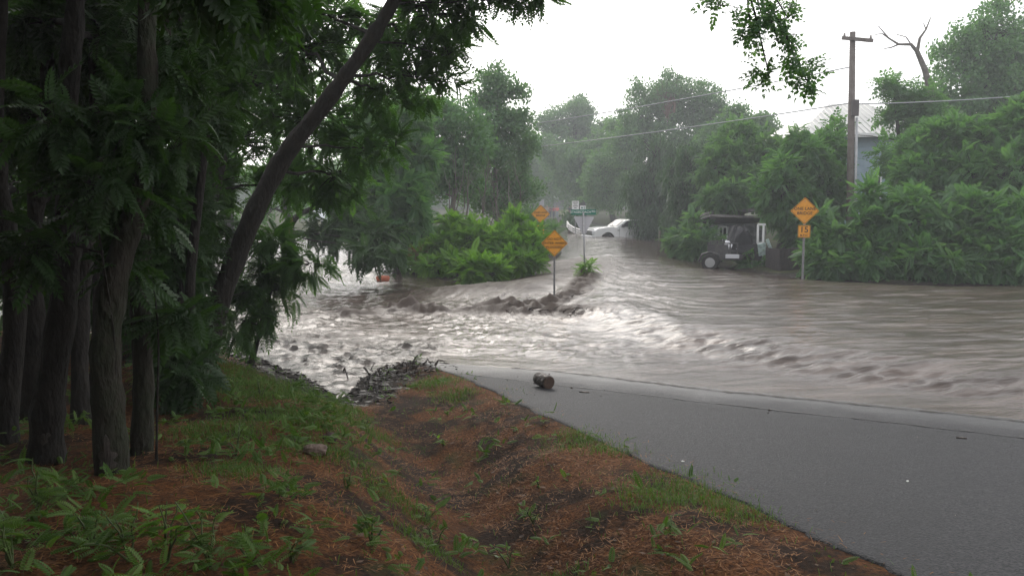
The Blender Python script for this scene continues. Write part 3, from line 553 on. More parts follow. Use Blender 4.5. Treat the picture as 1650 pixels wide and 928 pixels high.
for i, (px, py, tx, rad, lab) in enumerate(((128, 690, 150, .07, 'thin trunk between the two biggest dark trunks'), (48, 680, 70, .09, 'slim trunk between the left edge trunk and the grey patched trunk'), (150, 640, 176, .05, 'thinnest trunk, half hidden left of the scarred trunk'), (300, 610, 330, .06, 'slim trunk just left of the leaning trunk foot'))):
    b = gr(px, py, .75); D = b[1]
    near_tree(lab, [b - [0, 0, .1]] + tp(((px + tx) / 2 - 4, (py + 250) / 2, D), (tx, 200, D), (tx + 10, -60, D)), rad, [(tx + 10, 60, D, 70, 60), (tx - 20, 180, D + 1, 66, 56), (tx - (60 if i == 3 else -34), 300, D + 1.5, 56, 55), (px - (50 if i == 3 else 8), 400, D + 2.4, 56, 56)], 850, 64 + i, shell=.25)
bE = gr(328, 588, .42); DE = bE[1]
near_tree('long dark trunk leaning right over the flooded creek', [bE - [0, 0, .15]] + tp((338, 550, DE), (366, 440, DE), (400, 335, DE), (450, 250, DE), (530, 168, DE), (588, 92, DE), (628, 20, DE), (680, -90, DE)), .15,
    [(540, 30, DE + 1.6, 75, 45), (660, 70, DE + 1.4, 60, 40), (700, 20, DE + .5, 75, 35), (620, 150, DE + 1.8, 50, 34), (670, 130, DE + 1, 55, 38), (480, 80, DE + 1.5, 75, 50), (780, -20, DE, 70, 22), (720, 90, DE + 1, 36, 30), (500, 190, DE + 2, 60, 40), (700, -130, DE, 260, 70), (540, 280, DE + 2, 55, 40), (590, 240, DE + 1.5, 50, 30), (850, 0, DE, 40, 10)], 3900, 70, shell=.2, lm=L_CAN, droop=.05, clump=6)
near_tree('second leaning trunk behind, higher up and left of the long leaning one', [gr(290, 575, .5) - [0, 0, .1]] + tp((330, 330, 13.5), (372, 200, 13.5), (410, 120, 13.5), (440, 0, 13.5), (455, -80, 13.5)), .15,
    [(400, 60, 13.5, 80, 55), (340, 120, 13.5, 70, 55), (440, 150, 14.5, 60, 50), (380, 230, 14.4, 75, 50), (330, 300, 14, 70, 50), (450, 300, 14.6, 46, 40)], 1900, 71, shell=.2, lm=L_CAN, droop=.05, clump=6)
# understory saplings
for i, (px, py, D, lab, bl) in enumerate((
        (470, 560, 12.6, 'sapling whose feathery leaves hang over the water right of the leaning trunk', [(440, 400, 12.9, 46, 30), (500, 425, 12.6, 40, 18), (435, 470, 12.6, 40, 22), (400, 520, 12.4, 34, 24)]),
        (400, 600, 10.5, 'sapling in front of the leaning trunk foot with drooping leaves', [(290, 400, 11, 56, 50), (300, 480, 10.6, 30, 40), (270, 530, 10.4, 40, 36), (260, 470, 10.5, 50, 50), (415, 470, 12.6, 26, 40)]),
        (280, 640, 8.0, 'sapling with long leaves right of the mossy trunk', [(270, 330, 9.5, 56, 60), (280, 560, 8.2, 36, 36), (300, 600, 7.6, 34, 26), (250, 420, 9, 50, 60)]),
        (60, 640, 11, 'shaded sapling between the far left trunks', [(40, 380, 11.5, 76, 66), (110, 460, 11.5, 56, 60), (30, 480, 11.5, 60, 56), (170, 400, 11.5, 50, 66)]),
        (180, 620, 12, 'shaded sapling behind the scarred trunk', [(200, 330, 12.5, 56, 66), (240, 480, 12.2, 56, 60), (150, 300, 12.5, 50, 66), (200, 540, 12, 46, 36)]))):
    b = gr(px - 60, py, .45); b = np.array([at(395 if i == 0 else bl[0][0], 400, D)[0], D, 0]); b[2] = zland(b[0], b[1]) - .05
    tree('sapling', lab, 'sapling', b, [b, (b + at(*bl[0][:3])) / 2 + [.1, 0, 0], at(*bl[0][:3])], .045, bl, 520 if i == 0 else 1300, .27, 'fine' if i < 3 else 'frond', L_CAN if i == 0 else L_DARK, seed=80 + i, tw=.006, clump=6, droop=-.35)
for i, (px, D, lab, bl) in enumerate(((140, 5.0, 'thin sapling spreading leaves in front of the two biggest dark trunks', [(150, 300, 4.9, 46, 44), (90, 210, 4.9, 44, 50), (215, 200, 5.0, 40, 40), (60, 400, 5.0, 36, 40)]),
        (262, 5.4, 'thin sapling in front of the mossy trunk', [(235, 330, 5.3, 40, 44), (280, 240, 5.3, 44, 44), (200, 430, 5.2, 34, 40), (280, 500, 5.6, 34, 30), (265, 110, 5.4, 50, 50)]))):
    b = at((172, 236)[i], 400, D + .1); b[2] = zland(b[0], b[1]) - .05
    tree('sapling', lab, 'sapling', b, [b, (b + at(*bl[0][:3])) / 2 + [.05, 0, 0], at(*bl[0][:3])], .008, bl, 330, .2, 'frond', L_DARK, seed=180 + i, tw=.003, clump=5, droop=-.2, lmx=.007, shell=.2)
# small leaning tree over the creek with a torn orange end
bt = gr(455, 425)
e = tree('creek_tree', 'small crooked tree over the creek with torn orange bark, in front of the pale building', 'tree', bt - [0, 0, .3], [bt - [0, 0, .3]] + tp((462, 385, 26), (478, 345, 26), (520, 328, 26), (548, 330, 26)), .12,
         [(520, 310, 26, 34, 16), (560, 350, 26, 40, 18), (590, 385, 25, 44, 16), (600, 408, 24, 36, 12), (530, 380, 26, 30, 10)], 620, .5, 'frond', L_DARK, seed=90, tw=.01)
T = Tubes(); T.add(tp((463, 392, 25.85), (467, 372, 25.85), (470, 352, 25.85)), [.07, .11, .04], 8); T.build('torn_bark', mat('torn_wood', (.32, .15, .06), .8, noise=(14, (.16, .07, .03), .4, .6)), e)
# branch hanging over water, and the tree behind the camera whose limbs reach into the top of the picture
bO = np.array([-2.4, -1.6, zland(-2.4, -1.6) - .1])
eO = tree('overhanging_tree', 'tree on the near bank whose limb ends in leafy sprays in the white sky', 'tree', bO, [bO, bO + [.3, .8, 2.5], bO + [.9, 2.2, 5.0], [.4, 4.2, 6.0], at(1150, -190, 7), at(1190, -90, 7)], .2,
     [(1160, 10, 7, 44, 14), (1230, 30, 7, 44, 30), (1255, 70, 7, 36, 34), (1290, 105, 7, 30, 26), (1270, 30, 7, 30, 20), (1215, 60, 7, 24, 18), (1240, 125, 7, 20, 16), (1300, 130, 7, 16, 12), (850, -150, 7, 150, 50), (1080, -130, 7, 120, 40)], 560, .12, 'coarse', L_DUSTY, lmx=.012, seed=91, clump=5, tw=.004, droop=-.35, shell=.2)
bN = np.array([-3.6, .8, zland(-3.6, .8) - .1])
tree('overhanging_tree', 'tree just outside the left edge whose nearest big leaves dangle in at the top left', 'tree', bN, [bN, bN + [.4, .3, 2.2], bN + [.9, .9, 3.6], bN + [1.2, 1.4, 4.6]], .14,
     [(300, -70, 3.1, 50, 24), (380, -80, 3.2, 44, 24), (425, -60, 3.4, 30, 20)], 40, .24, 'fine', L_DARK, seed=92, clump=5, tw=.004, droop=-1.6, out=.3)
# unseen trees added behind and left of the camera to shade the left bank
for i, (x, y, lab) in enumerate(((-6, -2.5, 'unseen tree added for shade behind the camera on the left bank'), (-8.5, 3, 'unseen tree added for shade left of view near the bank top'), (-3.2, -6, 'unseen tree added for shade farther behind the camera'), (-9, 9, 'unseen tree added for shade left of view by the creek'), (-10.5, -2, 'unseen tree added for shade well left of the camera on the bank top'), (-6, -7, 'unseen tree added for shade behind and left of the camera, farthest back'), (-1.2, -4.5, 'unseen tree added for shade right behind the camera beside the road'))):
    b = np.array([x, y, zland(x, y) - .1]); e = empty('tree_of_heaven', tuple(b), lab, 'tree'); T = Tubes(); T.add([b, b + [.2, .1, 3], b + [.3, .4, 7]], [.2, .15, .08], 10); r = np.random.default_rng(300 + i)
    P = b + [1.2, .8, 5.2] + r.normal(size=(3600, 3)) * [2.6, 2.0, 2.6]; P = P[P[:, 2] > b[2] + .4]; P = P[(P[:, 1] < 1.0) | (P[:, 0] < -.85 * P[:, 1] - 1.0)]; P = P[(np.linalg.norm(P - [0, 0, CAMZ], axis=1) > 2.2) & ((P[:, 1] < -1.2) | (P[:, 0] < -.8 * P[:, 1] - 2.5) | (P[:, 2] > 5.5 + P[:, 1]))]; V, Fq, rn = leaves(P, r.normal(size=P.shape), r.uniform(.5, .8, len(P)), 'coarse', r)
    for q in P[:60]: T.add(bez(b + [.3, .4, 6], q, .4, 5), np.linspace(.04, .008, 5), 4)
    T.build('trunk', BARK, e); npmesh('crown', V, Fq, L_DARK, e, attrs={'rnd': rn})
# scars on the two big trunks
def scar(e, px, py, D, wpx, hpx, rad, seed):
    r = np.random.default_rng(seed); c0 = at(px, py, D); n = 10; m = 8; V = []
    for i in range(n + 1):
        t = i / n * 2 - 1; hz = hpx * D / F / 2; ww = max(.02, 1 - t**4) * (.55 + .6 * r.random()) * wpx / 2 * D / F
        for j in range(m + 1):
            s = j / m * 2 - 1; a = s * ww / rad; rr = rad * (1.06 - .09 * abs(s)**3)
            V.append((c0[0] + math.sin(a + .15) * rr + (px and 0), c0[1] - math.cos(a + .15) * rr, c0[2] + t * hz + r.normal() * .004))
    Fq = [(i * (m + 1) + j, i * (m + 1) + j + 1, (i + 1) * (m + 1) + j + 1, (i + 1) * (m + 1) + j) for i in range(n) for j in range(m)]
    npmesh('bark_scar', np.array(V), np.array(Fq), SCAR, e, smooth=True)
scar(eA, 180, 722, DA, 40, 62, .106, 1); scar(eB, 79, 690, DB, 26, 42, .109, 2)
# dead snag beside the tall right tree, dead twigs on the hazy tree
e = empty('dead_snag', tuple(G(1520, 44)), 'bare dead branches forking against the white sky, right of the utility pole', 'dead tree'); T = Tubes()
T.add([G(1520, 44)] + tp((1515, 250, 44), (1500, 150, 44), (1490, 112, 44), (1478, 84, 44)), [.26, .2, .17, .15, .12], 8)
for pl, r0 in ((((1478, 84), (1468, 72), (1448, 72), (1432, 62), (1415, 42)), .1), (((1478, 84), (1482, 62), (1492, 48), (1500, 28)), .09), (((1448, 72), (1436, 77), (1424, 79)), .05), (((1432, 62), (1422, 55), (1409, 56)), .04), (((1468, 72), (1460, 60), (1445, 56)), .035), (((1492, 48), (1488, 38)), .03)):
    T.add([at(x, y, 44) for x, y in pl], np.linspace(r0, .02, len(pl)), 6)
T.build('branches', BARK_GREY, e)
e = empty('dead_treetop', tuple(at(1075, 185, 77)), 'fan of brown dead twigs topping the hazy tree in the middle', 'dead branches'); T = Tubes(); r = np.random.default_rng(5)
for i in range(46):
    q = at(1075 + r.normal() * 3, 178 + r.normal() * 10, 76); T.add(bez(q, at(1073 + r.normal() * 13, 135 + r.random() * 22, 76 + r.normal() * .5), .1, 5, r, .06), np.linspace(.035, .01, 5), 4)
T.add(tp((1086, 182, 76), (1088, 150, 76), (1092, 116, 76)), [.12, .08, .03], 6); T.add(tp((1086, 170, 76), (1070, 140, 76), (1062, 128, 76)), [.08, .05, .02], 6)
T.build('twigs', TWIG, e)
# sapling at the street name post
pst = gr(945, 450, .1)
T_('shrub', 'small young shrub at the foot of the street name post', 949, 25.6, [(950, 432, 25.5, 9, 9), (940, 436, 25.5, 7, 5)], 60, .34, 'slim', L_BRIGHT, .012, seed=95, cat='shrub', clump=4, tw=.006)

# ------------------------------------------------------------------ ground cover near the camera
r = np.random.default_rng(12)
def land_pts(n, fn):
    X = r.uniform(-7, 7, n); Y = r.uniform(2.2, 14.5, n); z, s, m = land(X, Y); ok = (s > .02) & (X < road_x(Y) + .5 * r.random(n)**5 - .02) & fn(X, Y, s) & (np.abs(X / Y) < .75); return X[ok], Y[ok], z[ok]
def blades(name, X, Y, Z, L, W, flat, m, lab, cat, curl=.3):
    n = len(X); a = r.uniform(0, 6.283, n); el = np.abs(r.normal(0, .12, n)) if flat else r.uniform(.6, 1.45, n); Ln = L * r.uniform(.4, 1.3, n)
    d = np.stack([np.cos(a) * np.cos(el), np.sin(a) * np.cos(el), np.sin(el)], 1); s = np.stack([-np.sin(a), np.cos(a), 0 * a], 1) * W
    p = np.stack([X, Y, Z + (.006 if flat else -.005)], 1); mid = p + d * Ln[:, None] * .55; tip = p + d * Ln[:, None] * [1, 1, 1 - curl] + np.stack([0 * a, 0 * a, 0 * a], 1)
    V = np.stack([p - s, p + s, mid + s * .8, tip, mid - s * .8], 1).reshape(-1, 3); i = np.arange(n) * 5
    Fq = np.stack([i, i + 1, i + 2, i + 4], 1); F2 = np.stack([i + 4, i + 2, i + 3, i + 3], 1)
    F3 = F2[:, :3]
    V2 = V; me = np.repeat(np.clip(r.normal(.45, .3, n), 0, 1), 5)
    # quads plus a degenerate-free tip: build tip as separate triangle-like quad
    tipq = np.stack([i + 4, i + 2, i + 3], 1)
    allv = V2; o = npmesh(name, np.concatenate([allv, tip + s * .12]), np.concatenate([Fq, np.stack([i + 4, i + 2, len(allv) + np.arange(n), i + 3], 1)]), m, attrs={'rnd': np.concatenate([me, me[::5]])})
    return props(o, lab, cat, kind='stuff')
X, Y, Z_ = land_pts(150000, lambda x, y, s: (s > .75) & (fbm(x * 1.3, y * 1.3, 4) + .5 * pn(x * 5, y * 5) > -.12 + .5 * (r.random(len(x)) - .5)) & (r.random(len(x)) < np.clip(6.5 / y, .2, 1)))
blades('leaf_litter', X, Y, Z_, .07, .0022, True, L_LIT, 'orange brown dry stalks and leaf litter covering the bank', 'leaf litter', 0)
patch = [tuple(gr(x, y, z)[:2]) + (rr,) for x, y, z, rr in ((360, 720, .7, .4), (520, 770, .55, .35), (380, 800, .75, .3), (640, 800, .5, .25), (900, 860, .6, .2), (560, 650, .3, .3), (690, 860, .6, .2))] + [tuple(gr(x, y, z)[:2]) + (rr,) for x, y, z, rr in ((960, 715, .3, .45), (1000, 735, .32, .3), (1120, 800, .45, .5), (1070, 805, .48, .35), (1190, 825, .5, .3), (850, 640, .1, .25), (430, 590, .45, .8), (400, 630, .55, .7), (440, 650, .55, .6), (700, 620, .08, .35), (590, 690, .2, .35), (1130, 770, .4, .3), (470, 700, .6, .5), (730, 640, .1, .3), (640, 560, 0, .1))]
def inpatch(x, y, s):
    ok_ = s > .15
    p = np.zeros(len(x))
    for a, b, q in patch: p = np.maximum(p, np.exp(-((x - a)**2 + (y - b)**2) / q**2))
    return ok_ & (r.random(len(x)) < np.clip(p * 1.3 - .15, .012, 1))
X, Y, Z_ = land_pts(700000, inpatch)
blades('short_grass', X, Y, Z_, .075, .0022, False, L_GRASS, 'patches of short green grass along the road verge and bank', 'grass')
X, Y, Z_ = land_pts(26000, lambda x, y, s: (s > .5) & (r.random(len(x)) < np.clip(5 / y, .1, 1) * .5))
P = np.stack([X, Y, Z_ + .012], 1); Q = r.normal(size=(len(P), 3)); Q[:, 2] *= .3; V = (P[:, None] + np.stack([Q, np.cross(Q, [0, 0, 1.]) * .6, -Q, -np.cross(Q, [0, 0, 1.]) * .6], 1) * r.uniform(.004, .012, (len(P), 1, 1))).reshape(-1, 3)
o = npmesh('fallen_leaves', V, np.arange(len(V)).reshape(-1, 4), mat('fallen_leaf', (.15, .08, .04), .8, noise=(9, (.04, .022, .014), .35, .65))); props(o, 'small brown fallen leaves lying among the stalks', 'fallen leaves', kind='stuff')
X, Y, Z_ = land_pts(60000, lambda x, y, s: (s < 1.1) & (s > .0) & (x < -.7) & (y > 10.4) & (r.random(len(x)) < .8 * np.clip(1.1 - s, 0, 1)))
n_ = len(X); tt = r.normal(size=(n_, 4, 3)) * r.uniform(.006, .03, (n_, 1, 1)); Vv = (np.stack([X, Y, Z_ + .004], 1)[:, None] + tt * [1.5, 1, .55]).reshape(-1, 3); i = np.arange(n_) * 4
MUDM = mat('wet_mud', (.016, .012, .01), .5, spec=.3)
o = npmesh('mud_clods', Vv, np.concatenate([np.stack([i, i + 1, i + 2], 1), np.stack([i, i + 2, i + 3], 1), np.stack([i, i + 3, i + 1], 1), np.stack([i + 1, i + 3, i + 2], 1)]), MUDM); props(o, 'dark clods of mud and rubbish left along the water edge beside the road', 'mud', kind='stuff')
# low weeds: small pinnate sprouts, thickest in the bottom left
def weed_d(x, y, s):
    d = .09 + .75 * ss(.3, -1.2, x + .15 * y) * ss(5.0, 3.8, y) + .5 * ss(-.3, -2, x) * ss(10, 6, y) + .25 * np.maximum(0, fbm(x * .9, y * .9, 3)); return (s > .2) & (r.random(len(x)) < d * np.clip(.3 + fbm(x * 1.5 + 9, y * 1.5, 3) * 1.4, 0, 1))
X, Y, Z_ = land_pts(19000, weed_d)
P = np.stack([X, Y, Z_ + r.uniform(.0, .12, len(X))], 1); P = np.repeat(P, 4, 0) + r.normal(size=(len(P) * 4, 3)) * [.03, .03, .015]
D_ = r.normal(size=P.shape); D_[:, 2] = np.abs(D_[:, 2]) * .6 + .25
V, Fq, rn = leaves(P, D_, r.uniform(.04, .10, len(P)), 'frond', r); o = npmesh('ground_weeds', V, Fq, L_GRASS, attrs={'rnd': rn}); props(o, 'low green weeds sprouting through the litter on the near bank', 'weeds', kind='stuff')
# larger seedlings, each a plant
SG = 'green seedlings sprouting on the near bank'
seeds = [(60, 830, .42, 'seedling with long arched pinnate leaves by the left edge'), (150, 880, .34, 'seedling left of the brightest leaf at the bottom'), (270, 905, .42, 'seedling with the big bright yellow green leaf, bottom left'), (20, 915, .4, 'dark leafy seedling in the bottom left corner'),
         (400, 900, .3, 'bushy seedling in the middle of the bottom left clump'), (470, 905, .3, 'bushy seedling at the right end of the bottom left clump'), (600, 880, .28, 'seedling on the brown litter, right of the bottom left clump'), (820, 915, .22, 'bright seedling cut by the bottom edge in the middle'),
         (380, 735, .3, 'seedling on the bank left of the pale rock'), (690, 840, .18, 'small yellow seedling in the ditch'), (860, 845, .22, 'seedling at the foot of the ditch slope'), (715, 720, .2, 'seedling on the ditch bank under the dark soil'), (865, 785, .16, 'thin yellowish seedling on the verge slope'), (1080, 860, .16, 'small seedling near the asphalt edge, lower right'),
         (590, 690, .22, 'seedling near the muddy runnel end'), (700, 880, .2, 'low seedling left of the bottom middle one'), (420, 640, .3, 'leafy seedling on the bank under the leaning trunk'), (300, 640, .3, 'seedling with drooping leaves beside the slim trunk'), (210, 905, .4, 'dark green seedling between the bright leaf and the corner'), (340, 915, .4, 'low broad seedling at the bottom edge right of the bright leaf'), (560, 790, .2, 'slim seedling right of the pale rock')]
STEM = mat('green_stem', (.09, .12, .04), .6)
for i, (px, py, hgt, lab) in enumerate(seeds):
    hgt *= .72; b = gr(px, py, .6)
    for _ in range(4): b = gr(px, py, zland(b[0], b[1]))
    rr = np.random.default_rng(500 + i); e = empty('seedling', tuple(b), lab, 'seedling', SG); T = Tubes(); PP = []; DD = []; SS = []
    for k in range(2 + int(hgt * 8)):
        q = b + [rr.normal() * hgt * .25, rr.normal() * hgt * .25, hgt * rr.uniform(.45, 1)]; T.add(bez(b, q, .05, 5, rr, .006), np.linspace(.006, .0025, 5), 5)
        for m_ in range(6):
            t = rr.uniform(.35, 1); PP.append(b + (q - b) * t); v = rr.normal(size=3); v[2] = abs(v[2]) * .4 + .1; DD.append(v); SS.append(hgt * rr.uniform(.22, .42))
    V, Fq, rn = leaves(np.array(PP), np.array(DD), np.array(SS), 'fine', rr); T.build('stems', STEM, e); npmesh('leaves', V, Fq, L_BRIGHT if i in (2, 7, 9, 12, 11) else L_GRASS, e, attrs={'rnd': rn})

# ------------------------------------------------------------------ signs
YEL = mat('sign_yellow', (.72, .32, .025), .45, noise=(9, (.62, .26, .02), .4, .7)); BLK = mat('sign_black', (.015, .014, .012), .5); GALV = mat('galvanised_steel', (.36, .36, .37), .5, .6, noise=(18, (.24, .24, .25), .4, .6))
GREEN = mat('sign_green', (.01, .16, .11), .4); WHT = mat('sign_white', (.75, .75, .75), .5); ALU = mat('sign_back', (.52, .52, .56), .5, .2)
def text(s, size, parent, loc, m, name='lettering', bold=.012, spacing=1.05):
    cu = bpy.data.curves.new('t', 'FONT'); cu.body = s; cu.size = size; cu.align_x = 'CENTER'; cu.align_y = 'CENTER'; cu.extrude = .0015; cu.offset = bold * size; cu.space_character = spacing; cu.space_line = .95
    o = bpy.data.objects.new('t', cu); C.objects.link(o); dg = bpy.context.evaluated_depsgraph_get(); me = bpy.data.meshes.new_from_object(o.evaluated_get(dg)); bpy.data.objects.remove(o)
    me.materials.clear(); me.materials.append(m); q = bpy.data.objects.new(name, me); C.objects.link(q); q.parent = parent; q.location = loc; q.rotation_euler = (math.pi / 2, 0, 0); q.name = name; return q
def rpoly(pts, rad, seg=4):
    out = []; n = len(pts)
    for i in range(n):
        p = Vector(pts[i]); a = (Vector(pts[i - 1]) - p).normalized(); b = (Vector(pts[(i + 1) % n]) - p).normalized()
        for k in range(seg + 1):
            t = k / seg; out.append(tuple(p + a * rad * (1 - t)**2 + b * rad * t**2))
    return out
def plate(name, pts, y, th, m, parent, rad=.03, holes=None):
    q = rpoly(pts, rad); return MB().prism(q, y - th / 2, y + th / 2).build(name, m, parent)
def rim(name, pts, inset, wid, y, m, parent):
    c = sum((Vector(p) for p in pts), Vector((0, 0))) / len(pts)
    A = [c + (Vector(p) - c) * (1 - inset) for p in rpoly(pts, .03)]; B = [c + (Vector(p) - c) * (1 - inset - wid) for p in rpoly(pts, .03)]; n = len(A)
    V = [(p[0], y, p[1]) for p in A + B]; return MB().add(V, [(i, (i + 1) % n, n + (i + 1) % n, n + i) for i in range(n)]).build(name, m, parent)
def post(e, h, sink=.5, lean=0, wd=.05):
    m = MB(); m.prism([(-wd / 2, -sink), (wd / 2, -sink), (wd / 2 + lean * h, h), (-wd / 2 + lean * h, h)], 0, .025)
    m.box((-wd / 2 + .004, -.008, h * .5), (.008, .018, h * .98), rot=(0, 0, 0)); m.box((wd / 2 - .004, -.008, h * .5), (.008, .018, h * .98)); return m.build('post', GALV, e)
def diamond(e, cz, hd, lines, ts, yy=-.03):
    pts = [(0, cz - hd), (hd, cz), (0, cz + hd), (-hd, cz)]; p = plate('sign_panel', pts, yy, .006, YEL, e); rim('border', pts, .05, .035, yy - .0045, BLK, p); 
    for (s, dz) in lines: text(s, ts, p, (0, yy - .006, cz + dz), BLK)
    for dz in (-.45, .45): MB().tube([(0, yy - .004, cz + hd * dz * 1.55), (0, yy - .011, cz + hd * dz * 1.55)], .012, 8).build('bolt', GALV, p)
    return p
def sq(cx, cz, w_, h_): return [(cx - w_ / 2, cz - h_ / 2), (cx + w_ / 2, cz - h_ / 2), (cx + w_ / 2, cz + h_ / 2), (cx - w_ / 2, cz + h_ / 2)]
def zpx(py, px, D): return at(px, py, D)[2]
def face(e): e.rotation_euler.z = math.atan2(-e.location.x, e.location.y)
b = gr(893, 479, .05); e = empty('warning_sign', tuple(b), 'yellow diamond sign reading do not enter when flooded, standing in the muddy spill', 'road sign'); D = b[1]; face(e)
hd = 21.5 * D / F; cz = zpx(392, 893, D) - b[2]; post(e, cz + hd * .8); diamond(e, cz, hd, (('DO NOT', .105), ('ENTER WHEN', 0), ('FLOODED', -.105)), .09)
b = gr(1293, 449, .15); e = empty('warning_sign', tuple(b), 'yellow diamond one lane bridge sign with a 15 mph plate, in front of the hedge', 'road sign'); D = b[1]; face(e)
hd = 22 * D / F; cz = zpx(340, 1298, D) - b[2]; post(e, cz + hd * .8, wd=.07); diamond(e, cz, hd, (('ONE LANE', .065), ('BRIDGE', -.075)), .128)
pz = zpx(373, 1298, D) - b[2]; p = plate('speed_plate', sq(0, pz, 19 * D / F, 20 * D / F), -.03, .006, YEL, e); rim('border', sq(0, pz, 19 * D / F, 20 * D / F), .05, .05, -.0345, BLK, p); text('15', .25, p, (0, -.036, pz + .05), BLK); text('M.P.H.', .085, p, (0, -.036, pz - .125), BLK)
D = 40; q = at(871, 400, D); b = np.array([q[0], D, .3]); e = empty('warning_sign', tuple(b), 'yellow diamond one lane bridge sign half buried in the island bushes', 'road sign'); face(e)
cz = zpx(345, 871, D) - b[2]; hd = 15 * D / F; post(e, cz + hd * .8); diamond(e, cz, hd, (('ONE LANE', .065), ('BRIDGE', -.075)), .12); pz = zpx(370, 871, D) - b[2]; p = plate('speed_plate', sq(0, pz, 11 * D / F, 14 * D / F), -.03, .006, YEL, e); text('15', .19, p, (0, -.036, pz + .04), BLK); text('M.P.H.', .06, p, (0, -.036, pz - .1), BLK)
# street name sign with the back of a yield sign
b = gr(943, 458, .08); D = b[1]; e = empty('street_sign', tuple(b), 'green street name sign over the plain back of a yield triangle, on a leaning post', 'street sign'); face(e)
zt = zpx(342, 939, D) - b[2]; k = D / F; ln = -.035
MB().tube([(0, 0, -.5), (ln * 1, 0, 1), (-4 * k, 0, zt)], .028, 10).build('post', GALV, e)
tri = [(-20 * k, zt - 7 * k), (-3 * k, zt - 40 * k), (14 * k, zt - 7 * k)]; plate('yield_panel', tri, .045, .006, ALU, e, rad=.05)
p = MB().box((-4 * k, 0, zt), (40 * k, .01, 8.6 * k), bev=.01).build('name_panel', GREEN, e); text('STAGECOACH', 5.0 * k, p, (-8.2 * k, -.0075, zt), WHT, spacing=1.0); text('RD', 4.4 * k, p, (12.2 * k, -.0075, zt + 1 * k), WHT)
MB().box((-4 * k, 0, zt - 5.3 * k), (.06, .05, 1.6 * k)).build('bracket', GALV, e)
# white signs farther up the road
D = 62; q = at(927, 360, D); e = empty('road_sign', (q[0], D, .0), 'small white rectangular sign with dark lines of writing, above the street name sign', 'road sign'); face(e); c1 = zpx(331, 927, D); k = D / F
post(e, c1 + 5 * k, wd=.06); p = plate('sign_panel', sq(0, c1, 11 * k, 14 * k), -.03, .006, WHT, e); m = MB()
for i, wl in enumerate((.7, .55, .7, .4)): m.box((0, -.036, c1 + (4.6 - 3 * i) * k), (11 * k * wl, .003, 1.1 * k))
m.build('lettering', BLK, p)
D = 64; q = at(939, 360, D); e = empty('road_sign', (q[0], D, .0), 'tiny white sign with green marks, right of the white rectangular sign', 'road sign'); face(e); c1 = zpx(335, 939, D); k = D / F
post(e, c1 + 2 * k, wd=.05); p = plate('sign_panel', sq(0, c1, 9 * k, 7 * k), -.03, .006, WHT, e); MB().box((2.2 * k, -.036, c1), (1 * k, .003, 4 * k)).box((-1.5 * k, -.036, c1), (3 * k, .003, 2.4 * k)).build('lettering', GREEN, p)
D = 118; q = at(873, 349, D); e = empty('road_sign', (q[0], D, .1), 'grey back of a square sign far up the road behind the half hidden yellow sign', 'road sign'); k = D / F; c1 = zpx(328, 873, D); post(e, c1, wd=.1); plate('sign_panel', sq(0, c1, 8 * k, 10 * k), -.03, .01, ALU, e)
D = 126; q = at(887, 349, D); e = empty('street_sign', (q[0], D, .1), 'distant pale green street sign above the people', 'street sign'); k = D / F; c1 = zpx(325, 887, D); post(e, c1, wd=.1); MB().box((0, -.05, c1), (6 * k, .02, 1.6 * k)).build('name_panel', mat('pale_green', (.2, .5, .4), .5), e)

# ------------------------------------------------------------------ utility pole and wires
D = 33.5; b = G(1369, D); WOOD = mat('pole_wood', (.11, .09, .08), .85, noise=(5, (.17, .15, .14), .35, .65), bump=(8, .6, (5, 5, .4))); k = D / F
e = empty('utility_pole', tuple(b), 'tall wooden utility pole with one cross arm and a grey conduit down its side', 'utility pole')
P0 = np.array([0, 0, 0.]); top = at(1374, 52, D) - b
MB().tube([P0, top * .5 + [0, 0, 0], top], [.15, .135, .105], 14).build('pole', WOOD, e)
ca = at(1379, 65, D) - b; MB().box((ca[0], -.16, ca[2]), (49 * k, .10, .13), rot=(0, R(5), 0), bev=.01).build('cross_arm', WOOD, e)
MB().tube([(.16, -.1, .2), tuple(top * .62 + [.17, -.1, 0])], .05, 8).build('conduit', mat('conduit', (.42, .43, .45), .5, noise=(6, (.32, .33, .35), .4, .6)), e)
cz = (at(1372, 175, D) - b)[2]; MB().box((top[0] * .6 + .05, -.19, cz), (.26, .14, .62), bev=.02).build('junction_box', mat('junction', (.07, .06, .06), .6), e)
for s in (-.42, .42): MB().tube([(ca[0] + s * 49 * k, -.16, ca[2] + .06 - s * .1), (ca[0] + s * 49 * k, -.16, ca[2] + .2 - s * .1)], [.05, .035], 8).build('insulator', mat('insulator', (.3, .28, .26), .3), e)
WIRE = mat('wire', (.35, .36, .38), .5, .3)
def wire(lab, a, b_, sag, rad=.022):
    e = empty('wire', tuple(a), lab, 'wire', None); m = MB().tube(bez(a, b_, -sag, 24), rad, 5); m.build('cable', WIRE, e, world=True)
wire('pale wire running right from the utility pole across the tall tree', at(1376, 168, D - .2), at(1900, 128, 31), .35)
wire('upper pale wire running left from the pole over the hazy tree', at(1372, 108, D), at(560, 238, 50), .6)
wire('lower pale wire running left from the pole among the tree tops', at(1372, 166, D), at(600, 262, 52), .5)

